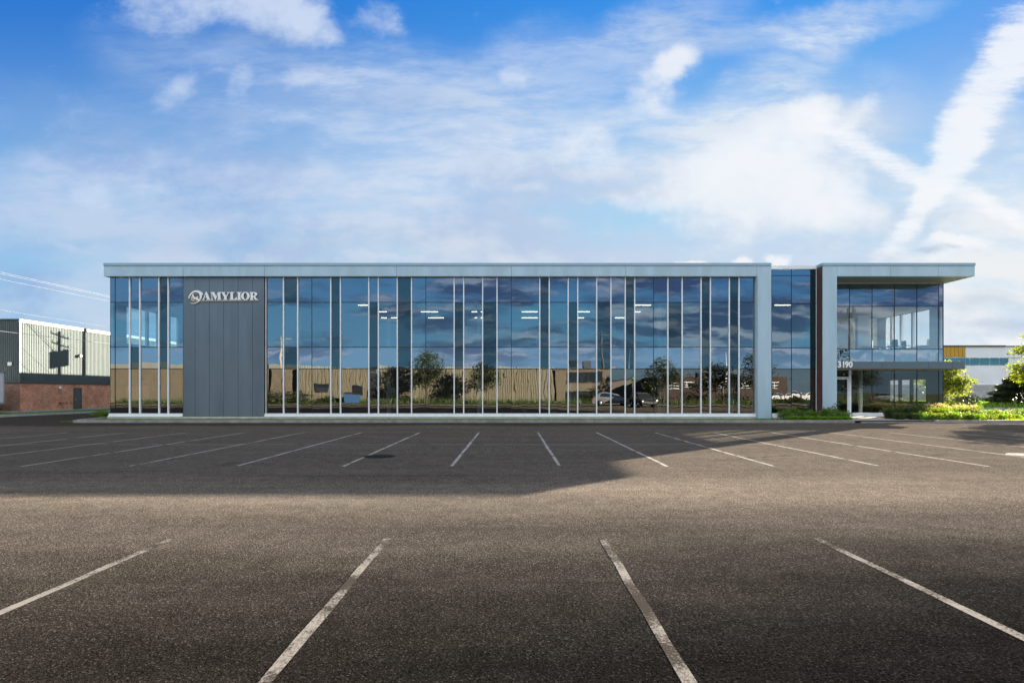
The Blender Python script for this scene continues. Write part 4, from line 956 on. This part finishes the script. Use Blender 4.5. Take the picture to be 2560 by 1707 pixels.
# large tree at the right edge (its shadow lies on the lot)
tree('locust_tree', 34.9, 35.9, 6.6, [(.4, 0, 4.3, 2.1, 2.3, 1.3, 5), (-1.6, -.4, 3.3, 1.5, 1.3, .40, 2.6), (-2.0, -.2, 4.4, 1.1, 1.0, .25, .8), (-.6, .2, 5.3, 1.2, 1.2, .4, 1.2), (-1.2, 0, 2.7, 1.5, 1.3, .4, 2.2), (.8, .5, 6.0, 1.2, 1.2, .7, 2)], 11000, .075, M['leaf_bright'],
     'leafy green tree at the right edge, branches reaching into the picture over the flower bed', seed=9, r=.12, spread=2.6, hollow=.1)
def conifer(name, x, y, h, rad, n, label, group=None, seed=1, mat='needle', cat='conifer', z=0):
    rnd = random.Random(seed); t = empty(name, (x, y, z), 0, label, cat, group)
    mb = MB(); mb.tube([(0, 0, 0), (0, 0, h * .9)], [rad * .07, .02], 8); mb.build('trunk', M['bark'], t)
    mb = MB(); mb.recalc = False
    for i in range(n):
        tt = rnd.random() ** .8; z_ = h * (.05 + .95 * tt); rr = rad * (1 - tt) ** .75 * (.55 + .5 * rnd.random()) * (1 + .18 * math.sin(z_ * 9))
        a = rnd.uniform(0, 2 * math.pi); p = Vector((rr * math.cos(a), rr * math.sin(a), z_)); s = rad * .085 * rnd.uniform(.7, 1.5)
        d = Vector((math.cos(a), math.sin(a), rnd.uniform(-.3, .4))).normalized(); q = d.cross(Vector((rnd.gauss(0, 1), rnd.gauss(0, 1), rnd.gauss(0, 1)))).normalized()
        mb.add([p - d * s, p - q * s * .35, p + d * s, p + q * s * .35], [(0, 1, 2, 3)])
    mb.build('crown', M[mat], t); return t
conifer('spruce_tree', wx(2548, 60), 60, 3.9, 2.9, 9000, 'dark bushy spruce on the grass bank at the right edge, before the white warehouse', seed=5, z=.1)
# bushes and verge plants
def bush(x, y, h, r, n, size, mat, label, group, seed, z=.1, cat='shrub', name='shrub'):
    rnd = random.Random(seed); t = empty(name, (x, y, z), 0, label, cat, group)
    mb = MB()
    for k in range(7):
        a = k * .9 + rnd.random(); mb.tube([(0, 0, 0), (r * .4 * math.cos(a), r * .4 * math.sin(a), h * .45), (r * .6 * math.cos(a), r * .6 * math.sin(a), h * .75)], [.018, .012, .005], 5)
    mb.build('stems', M['bark'], t)
    mb = MB(); mb.recalc = False
    bl = [(0, 0, h * .5, r, r, h * .42, 4)] + [(r * .55 * math.cos(a), r * .55 * math.sin(a), h * rnd.uniform(.35, .75), r * .5, r * .5, h * .3, 1) for a in [rnd.uniform(0, 6.28) for _ in range(5)]]
    leafcloud(mb, bl, n, size, rnd, hollow=.2); mb.build('foliage', M[mat], t); return t
def grass_clump(x, y, h, r, n, mat, label, group, seed, flowers=0, z=.1, name='ornamental_grass'):
    rnd = random.Random(seed); t = empty(name, (x, y, z), 0, label, 'plant', group); mb = MB(); mb.recalc = False
    for i in range(n):
        a = rnd.uniform(0, 6.283); q = r * .45 * rnd.random() ** .5; b = Vector((q * math.cos(a), q * math.sin(a), 0)); out = Vector((math.cos(a), math.sin(a), 0)) * r * rnd.uniform(.2, 1)
        hh = h * rnd.uniform(.55, 1.05); w = Vector((-math.sin(a), math.cos(a), 0)) * .011; m_ = b + out * .35 + Vector((0, 0, hh * .65)); e = b + out + Vector((0, 0, hh * rnd.uniform(.8, 1)))
        mb.add([b - w, b + w, m_ + w, m_ - w, e], [(0, 1, 2, 3), (3, 2, 4)])
    mb.build('blades', M[mat], t)
    if flowers:
        mb = MB(); mb.recalc = False
        leafcloud(mb, [(0, 0, h * .92, r * .8, r * .8, h * .16, 1)], flowers, .022, rnd, hollow=0); mb.build('flowers', M['flower'], t)
    return t
rnd = random.Random(11)
# bed left of the door (in shade)
for i, px in enumerate((1962, 1985, 2010, 2036, 2060, 2088, 2106)):
    Y = 34.6 + .5 * math.sin(i * 2.1)
    bush(wx(px, Y), Y, (.62, .80, .60, .66, .70, .66, .55)[i], .46, 1100, .045, 'leaf', 'green leafy shrub, %s from the left in the shaded bed by the door' % ORD[i], 'shrubs in the shaded bed left of the door', 20 + i, z=.03)
bush(wx(2082, 35.2), 35.2, .98, .33, 500, .045, 'leaf_mid', 'taller loose shrub standing before the silver pilaster left of the door', None, 40, z=.03)
for i in range(16):
    px = 1975 + i * 9.6 + rnd.uniform(-4, 4); Y = 33.0 + rnd.uniform(-.4, .5)
    grass_clump(wx(px, Y), Y, .34, .36, 240, 'leaf_grass', 'low bright grass tuft, %s from the left along the kerb before the shaded bed' % ORD[i], 'low grass tufts in front of the shrubs', 50 + i, z=.03, name='grass_tuft')
# bed right of the path
for i, (px, Y, h) in enumerate(((2222, 34.8, .80), (2240, 34.2, .88), (2259, 34.6, .82), (2278, 34.4, .95), (2294, 34.9, 1.05), (2306, 34.3, .85), (2250, 33.3, .5), (2284, 33.2, .5))):
    grass_clump(wx(px, Y), Y, h, .45, 420, 'leaf_mid', ['clump of grey green grass, %s from the left behind the lobby bed front' % ORD[i], 'low grey green clump at the kerb, nearer the path', 'low grey green clump at the kerb, farther from the path'][max(0, i - 5) if i > 5 else 0], 'grass clumps in front of the lobby glass', 80 + i)
for i in range(34):
    px = 2300 + (i % 17) * 15.8 + rnd.uniform(-5, 5); row = i // 17; Y = 33.1 + row * 1.25 + rnd.uniform(-.3, .3) + max(0, (px - 2440)) * .012
    h = (.45, .72)[row] * (1.0 if px < 2440 else .78) * rnd.uniform(.85, 1.1)
    bush(wx(px, Y), Y, h, .42, 620, .042, 'leaf_bright' if i % 3 else 'leaf_grass', 'sunlit yellow green shrub, %s from the left in the %s row of the right bed' % (ORD[i % 17], ('front', 'back')[row]), 'yellow green shrubs in the sunlit bed', 120 + i)
for i in range(9):
    px = 2318 + i * 15; Y = 34.9
    grass_clump(wx(px, Y), Y, .95 * rnd.uniform(.85, 1.05), .32, 120, 'leaf_bright', 'tall faded flowering stalks, %s from the left at the back of the sunlit bed' % ORD[i], 'flowering stalks in the sunlit bed', 180 + i, flowers=160, name='flowering_plant')
bush(wx(2384, 40), 40, 1.05, .62, 1000, .06, 'leaf_bright', 'round sunlit shrub below the young tree beside the driveway', None, 200)
for i, (px, Y, h, r) in enumerate(((2376, 52, 1.3, 1.4), (2398, 57, 1.7, 1.5), (2418, 59.5, 1.5, 1.3))):
    bush(wx(px, Y), Y, h, r, 1200, .09, 'leaf_dark', 'dull green bush beyond the driveway, %s' % ('nearest the young tree', 'between two others', 'nearest the fence')[i], 'dull bushes behind the young tree', 210 + i)
bush(-26.75, 36.6, .50, .62, 1500, .04, 'leaf', 'small green shrub at the left foot of the glass building', None, 230, z=.03)
# grass cover
def blades(name, regions, n, h, mat, seed, w=.012, label=None):
    rnd = random.Random(seed); mb = MB(); mb.recalc = False
    for (x0, x1, y0f, y1f, z, wt) in regions:
        for _ in range(int(n * wt)):
            x = rnd.uniform(x0, x1); t = (x - x0) / (x1 - x0); a, b = y0f(x), y1f(x); y = rnd.uniform(a, b)
            hh = h * rnd.uniform(.4, 1.2); an = rnd.uniform(0, 6.28); dx, dy = math.cos(an) * w, math.sin(an) * w
            lx_, ly_ = rnd.gauss(0, hh * .3), rnd.gauss(0, hh * .3)
            mb.add([(x - dx, y - dy, z), (x + dx, y + dy, z), (x + lx_, y + ly_, z + hh)], [(0, 1, 2)])
    o = mb.build(name, M[mat]); tag(o, label, kind='stuff'); return o
blades('grass', [(-26, 19.5, lambda x: 32.2, lambda x: 35.8, .035, 1)], 26000, .07, 'leaf_grass', 1, label='thin strip of short grass between kerb and building')
blades('grass', [(-38.3, -35.3, lambda x: 43.8 if x < -36 else 44.5, lambda x: 62, .06, 1), (-60, -36.2, lambda x: 38.8, lambda x: 43.5, .06, 1)], 16000, .12, 'leaf_grass', 2, .03, label='mown grass strip along the brick warehouse')
blades('meadow_grass', [(33, 110, lambda x: 56.6 + max(0, x - 60) * .113, lambda x: 70, .12, 1)], 26000, .65, 'leaf_grass', 3, .05, label='tall unmown grass on the bank beyond the driveway')
blades('flower_bed_cover', [(24.4, 70, lambda x: 32.3 + max(0, x - 33) * .085, lambda x: 36.0 + max(0, x - 33) * .06, .10, 1)], 22000, .16, 'leaf_bright', 4, .02, label='yellow green ground cover in the sunlit bed')

# ================================================================ across the street: what the glass mirrors
def ribwall(x0, x1, Y, z0, z1, mat, par, name='wall', pitch=.34, d=.05):
    mb = MB(); n = int((x1 - x0) / pitch); mb.recalc = False; pr = []
    for i in range(n):
        s = x0 + i * pitch; pr += [(s, 0), (s + pitch * .45, 0), (s + pitch * .5, -d), (s + pitch * .9, -d)]
    pr.append((x0 + n * pitch, 0)); vs = []
    for s, q in pr: vs += [(s, Y + q, z0), (s, Y + q, z1)]
    mb.add(vs, [(2 * i, 2 * i + 1, 2 * i + 3, 2 * i + 2) for i in range(len(pr) - 1)])
    return mb.build(name, mat, par)
bw = empty('beige_warehouse', (0, 0, 0), 0, 'long beige ribbed warehouse across the street, mirrored in the lower glass', 'building')
ribwall(-31, 6.0, -8.0, .2, 5.35, M['beige'], bw)
ribwall(-31, 6.0, -8.02, 5.36, 5.6, M['tanwall'], bw, 'fascia', 40)
mb = MB(); mb.box(-62, -31.2, -10, -9, .2, 5.9); mb.build('annex_wall', M['tanwall'], bw)
mb = MB(); mb.box(-62, 6, -40, -10.2, .2, 5.3); mb.build('rear_block', M['tanwall'], bw)
mb = MB(); mb.box(-62, -31.3, -8.98, -8.9, .2, 1.9); mb.box(-31, 6, -7.96, -7.9, .15, .4); mb.build('base', M['tanwall'], bw)
for x0, x1, z0, z1 in ((-28.2, -26.6, 1.9, 3.1), (-22.6, -21.4, 1.2, 2.7), (-20.5, -19.1, .2, 5.3), (-17.6, -16.4, .4, 2.4)):  # the full-height dark slab stands in for a dark gap between buildings
    mb = MB(); mb.box(x0, x1, -7.95, -7.85, z0, z1); mb.build('window', M['windowdark'], bw)  # windows, and the dark slab that stands in for the gap
tw = empty('tan_office', (10, -9, 0), 0, 'two-storey tan office with grouped windows, mirrored right of the beige warehouse', 'building')
mb = MB(); mb.box(-3.9, 4.4, -12, 0, .1, 5.0); mb.build('wall', M['tanwall'], tw)
mb = MB(); mb.box(-4.1, 4.6, -12, .15, 5.0, 5.25); mb.build('roof_edge', M['roofedge'], tw)
for x0, x1 in ((-2.2, -.6), (-.5, 1.1), (1.2, 2.8)):
    mb = MB(); mb.box(x0, x1, .0, .06, 3.1, 4.6); wdw = mb.build('window', M['windowdark'], tw)
    mb = MB(); mb.box(x0 - .08, x1 + .08, .0, .05, 4.6, 4.7); mb.box(x0 - .08, x1 + .08, .0, .05, 3.0, 3.1); mb.build('frame', M['bronze'], wdw)
    mb = MB(); mb.box(x0, x1, .0, .06, .5, 1.9); mb.build('window', M['windowdark'], tw)
for x in (-1.6, 1.0):
    mb = MB(); mb.box(x, x + 1.1, -4, -3, 5.25, 6.4); mb.build('roof_unit', M['mast'], tw)
rb = empty('brick_hall', (48, -52, 0), 0, 'low dark red brick building with white barred windows, mirrored at the right end', 'building')
mb = MB(); mb.box(-16, 14, -12, 0, 0, 5.0); mb.build('wall', M['darkbrick'], rb)
for k in range(7):
    x = -13.5 + k * 3.9; mb = MB(); mb.box(x, x + 1.9, 0, .08, 2.6, 4.1); wdw = mb.build('window', M['windowdark'], rb)
    mb = MB()
    for j in range(3): mb.box(x, x + 1.9, .08, .12, 2.7 + j * .6, 2.8 + j * .6)
    mb.box(x + .9, x + 1.0, .08, .12, 2.6, 4.1); mb.build('frame', M['whitesteel'], wdw)
for k in range(4):
    mb = MB(); mb.box(-12 + k * 6.5, -10 + k * 6.5, -6, -4, 5.0, 6.1); mb.build('roof_unit', M['mast'], rb)
db = empty('dark_shed', (22, -62, 0), 0, 'low dark industrial shed far across the street between the mirrored buildings', 'building')
mb = MB(); mb.box(-12, 10, -10, 0, 0, 4.6); mb.build('wall', M['roofedge'], db)
mb = MB(); mb.box(-12.2, 10.2, -10, .2, 4.6, 4.9); mb.build('roof_edge', M['mast'], db)
# verge with rough grass
mb = MB(); mb.recalc = False; mb.add([(-62, -2.4, .10), (90, -2.4, .10), (90, -7.8, .25), (-62, -7.8, .25)], [(3, 2, 1, 0)]); o = mb.build('street_verge', M['ground']); o['kind'] = 'structure'
blades('meadow_grass', [(-55, 60, lambda x: -7.6, lambda x: -5.2, .2, 1)], 9000, .75, 'leaf_mid', 5, .04, label='rough tall grass along the far side of the lot')
def rtree(name, px, D, h, rad, label, seed, n=2600, mat='leaf', low=.25, cat='tree', size=.13):
    x = (px - 1280) * D / 1400; y = 72 - D
    return tree(name, x, y, h, [(0, 0, h * (low + .62) / 1.25, rad, rad, h * .30, 4), (rad * .5, 0, h * .6, rad * .7, rad * .7, h * .2, 1.5), (-rad * .45, 0, h * .45, rad * .7, rad * .7, h * .16, 1.5), (0, 0, h * .88, rad * .55, rad * .55, h * .12, 1)], n, size, M[mat], label, cat, seed, spread=rad, hollow=.1)
rtree('maple_tree', 1068, 75, 7.4, 2.1, 'round maple before the beige warehouse, tallest of the mirrored trees', 31, 5200, 'leaf_dark')
rtree('maple_tree', 1213, 75, 5.9, 1.9, 'dense young maple mirrored just left of the middle of the glass', 32, 3400, 'leaf_dark')
rtree('maple_tree', 1655, 76, 6.0, 2.3, 'loose green tree mirrored right of the parked cars', 33, 3200, 'leaf_dark')
rtree('maple_tree', 1792, 78, 5.6, 3.2, 'broad dark tree mirrored before the brick building', 34, 4200, 'leaf_dark')
rtree('maple_tree', 1893, 74, 7.0, 2.3, 'dark tree mirrored at the right end of the long glass front', 35, 3600, 'leaf_dark')
rtree('maple_tree', 2190, 72, 5.9, 2.6, 'tree mirrored in the lobby glass beside the entrance door', 36, 4200, 'leaf_dark')
rtree('maple_tree', 2110, 92, 9.0, 3.2, 'tall dark tree mirrored upstairs above the house number', 37, 3600, 'leaf_dark', size=.17)
for i, (px, D, h, r) in enumerate(((690, 77, 1.7, 2.2), (742, 77, 1.9, 1.7), (812, 78, 1.0, 1.2), (1010, 79, 1.0, 1.5), (1620, 78, 1.5, 2.0), (1480, 80, 1.4, 2.0), (1720, 79, 1.6, 2.4), (1830, 79, 1.6, 2.0))):
    bush((px - 1280) * D / 1400, 72 - D, h, r, 900, .12, 'leaf_dark', 'dark mirrored bush on the far verge, %s from the left in the reflection' % ORD[(0, 1, 2, 3, 5, 4, 6, 7)[i]], 'bushes on the far verge', 300 + i, z=.15)
pole((712 - 1280) * 79 / 1400, -6.2, 9.5, 'leaning wooden pole by the beige warehouse, mirrored at the left of the glass', [(9.0, 2.2, 1.57, 0)], (), .14)
pole((1502 - 1280) * 84 / 1400, -11.5, 11.0, 'wooden pole mirrored in the middle of the right half of the glass', [(10.4, 2.4, 1.57, 0)], (), .13)
def lamp_post(px, D, h, label):
    t = empty('street_lamp', ((px - 1280) * D / 1400, 72 - D, 0), 0, label, 'street lamp', 'street lamps across the lot')
    mb = MB(); mb.tube([(0, 0, 0), (0, 0, h)], [.10, .06], 10); mb.build('pole', M['galv'], t)
    mb = MB(); mb.tube([(0, 0, h), (.8, 0, h + .15), (1.5, 0, h + .1)], .035, 8); mb.box(1.3, 1.9, -.12, .12, h + .03, h + .16); mb.build('lamp_head', M['bronze'], t)
for px, D, h in ((1816, 86, 7.8), (1580, 96, 9.5), (1240, 110, 9)): lamp_post(px, D, h, 'tall street lamp mirrored in the glass, ' + {1816: 'the rightmost one', 1580: 'above the parked cars', 1240: 'near the middle'}[px])
# radio mast
t = empty('radio_mast', ((2152 - 1280) * 108 / 1400, -36, 0), 0, 'lattice phone mast with antennas mirrored upstairs in the corner glass', 'mast')
mb = MB(); H = 17.6
for sx_, sy_ in ((-.45, -.45), (.45, -.45), (.45, .45), (-.45, .45)): mb.tube([(sx_, sy_, 0), (sx_ * .55, sy_ * .55, H)], .07, 6)
for k in range(22):
    z = k * .8; s_ = .45 * (1 - .45 * z / H); sg_ = 1 if k % 2 else -1
    mb.tube([(-s_ * sg_, s_, z), (s_ * sg_, s_, z + .8)], .035, 4); mb.tube([(s_, -s_ * sg_, z), (s_, s_ * sg_, z + .8)], .035, 4)
mb.build('lattice', M['mast'], t)
for (x, z) in ((-2.6, H - 1.2), (-2.0, H - .6), (1.0, H - .4), (.5, H + .2), (-.6, H - .2), (1.1, 9.6), (-1.4, 9.6)):
    mb = MB(); mb.box(x - .16, x + .16, .3, .55, z - 1.4, z + .9); mb.tube([(0, 0, z - .4), (x, .3, z - .4)], .05, 5); mb.build('antenna', M['mast'], t)
# vehicles
def car(x, y, rz, paint, label, L=4.6, H=1.62, group=None, suv=True):
    t = empty('parked_car', (x, y, 0), rz, label, 'car', group); h = L / 2
    prof = [(-h, .38), (-h - .02, .75), (-h + .06, 1.02), (-h + .35, 1.08), (-h + .62, H - .1), (-h + 1.0, H), (.35, H), (.75, H - .12), (1.32, 1.08), (h - .25, .92), (h - .02, .72), (h, .38), (h - .4, .30), (-h + .4, .30)] if suv else \
           [(-h, .38), (-h, .80), (-h + .3, .95), (-h + .9, 1.0), (-h + 1.4, H - .05), (-.6, H), (.35, H - .04), (1.2, .98), (h - .25, .84), (h - .02, .66), (h, .36), (h - .4, .28), (-h + .4, .28)]
    mb = MB(); mb.prism(prof, 'y', -.88, .88)
    for i, v_ in enumerate(mb.v):
        if v_[2] > 1.15: mb.v[i] = (v_[0], v_[1] * .82, v_[2])
    mb.build('body', M[paint], t, .06)
    g0 = [(-h + .75, 1.12), (-h + .95, H - .13), (.32, H - .13), (1.05, 1.12)]
    mb = MB()
    for s in (-1, 1): mb.prism(g0, 'y', s * .78, s * .895) if False else mb.add([(p[0], s * (.885 if p[1] < 1.2 else .755), p[1]) for p in g0], [(0, 1, 2, 3)])
    mb.build('side_glass', M['windowdark'], t)
    for fx in (-h + .85, h - .85):
        for s in (-1, 1):
            mb = MB(); mb.tube([(fx, s * .70, .34), (fx, s * .91, .34)], .34, 20); w_ = mb.build('wheel', M['rubber'], t)
            mb = MB(); mb.tube([(fx, s * .75, .34), (fx, s * .925, .34)], .21, 12); mb.build('rim', M['galv'], w_)
    for s in (-1, 1):
        mb = MB(); mb.box(h - .16, h - .0, s * .72 - .15, s * .72 + .15, .66, .80); mb.build('headlight', M['whitesteel'], t)
        mb = MB(); mb.box(-h - .03, -h + .08, s * .74 - .1, s * .74 + .1, .72, 1.0); mb.build('tail_light', M['red'], t)
    return t
car((1528 - 1280) * 69 / 1400, 3.2, 0.15, 'car_silver', 'silver car parked at the near right of the lot, mirrored in the lower glass')
car((1566 - 1280) * 67 / 1400 + 1.6, 6.0, math.pi / 2 - .2, 'car_dark', 'black off-roader with its tail lights to the building, mirrored beside the silver car', L=4.3, H=1.75)
for i, (px, D, p) in enumerate(((1955, 118, 'car_white'), (1990, 122, 'car_silver'), (2018, 124, 'car_white'), (2040, 118, 'car_white'), (2250, 92, 'car_silver'))):
    car((px - 1280) * D / 1400, 72 - D, .05 * i, p, ('%s car mirrored low in the glass, %s from the left in the far row' % ({'car_white': 'white', 'car_silver': 'silver'}[p], ORD[i])), group='cars parked across the street', suv=bool(i % 2))
t = empty('dumpster', ((878 - 1280) * 77 / 1400, -5.2, .15), 0, 'blue dumpster against the beige warehouse, seen in the reflection', 'dumpster')
mb = MB(); mb.prism([(-.9, 0), (.9, 0), (1.0, 1.2), (-1.0, 1.2)], 'y', -.7, .7); mb.build('bin', M['dumpster'], t, .02)
mb = MB(); mb.prism([(-.72, 1.2), (.72, 1.2), (.72, 1.26), (-.72, 1.45)], 'x', -1.02, 1.02); mb.build('lid', M['black'], t)
t = empty('street_sign', ((1581 - 1280) * 80 / 1400, -8, 0), 0, 'small green sign on a post across the lot, mirrored above the cars', 'sign')
mb = MB(); mb.tube([(0, 0, 0), (0, 0, 3.9)], .035, 8); mb.build('post', M['galv'], t)
mb = MB(); mb.box(-.3, .3, .04, .07, 3.1, 3.9); mb.build('plate', M['signgreen'], t)
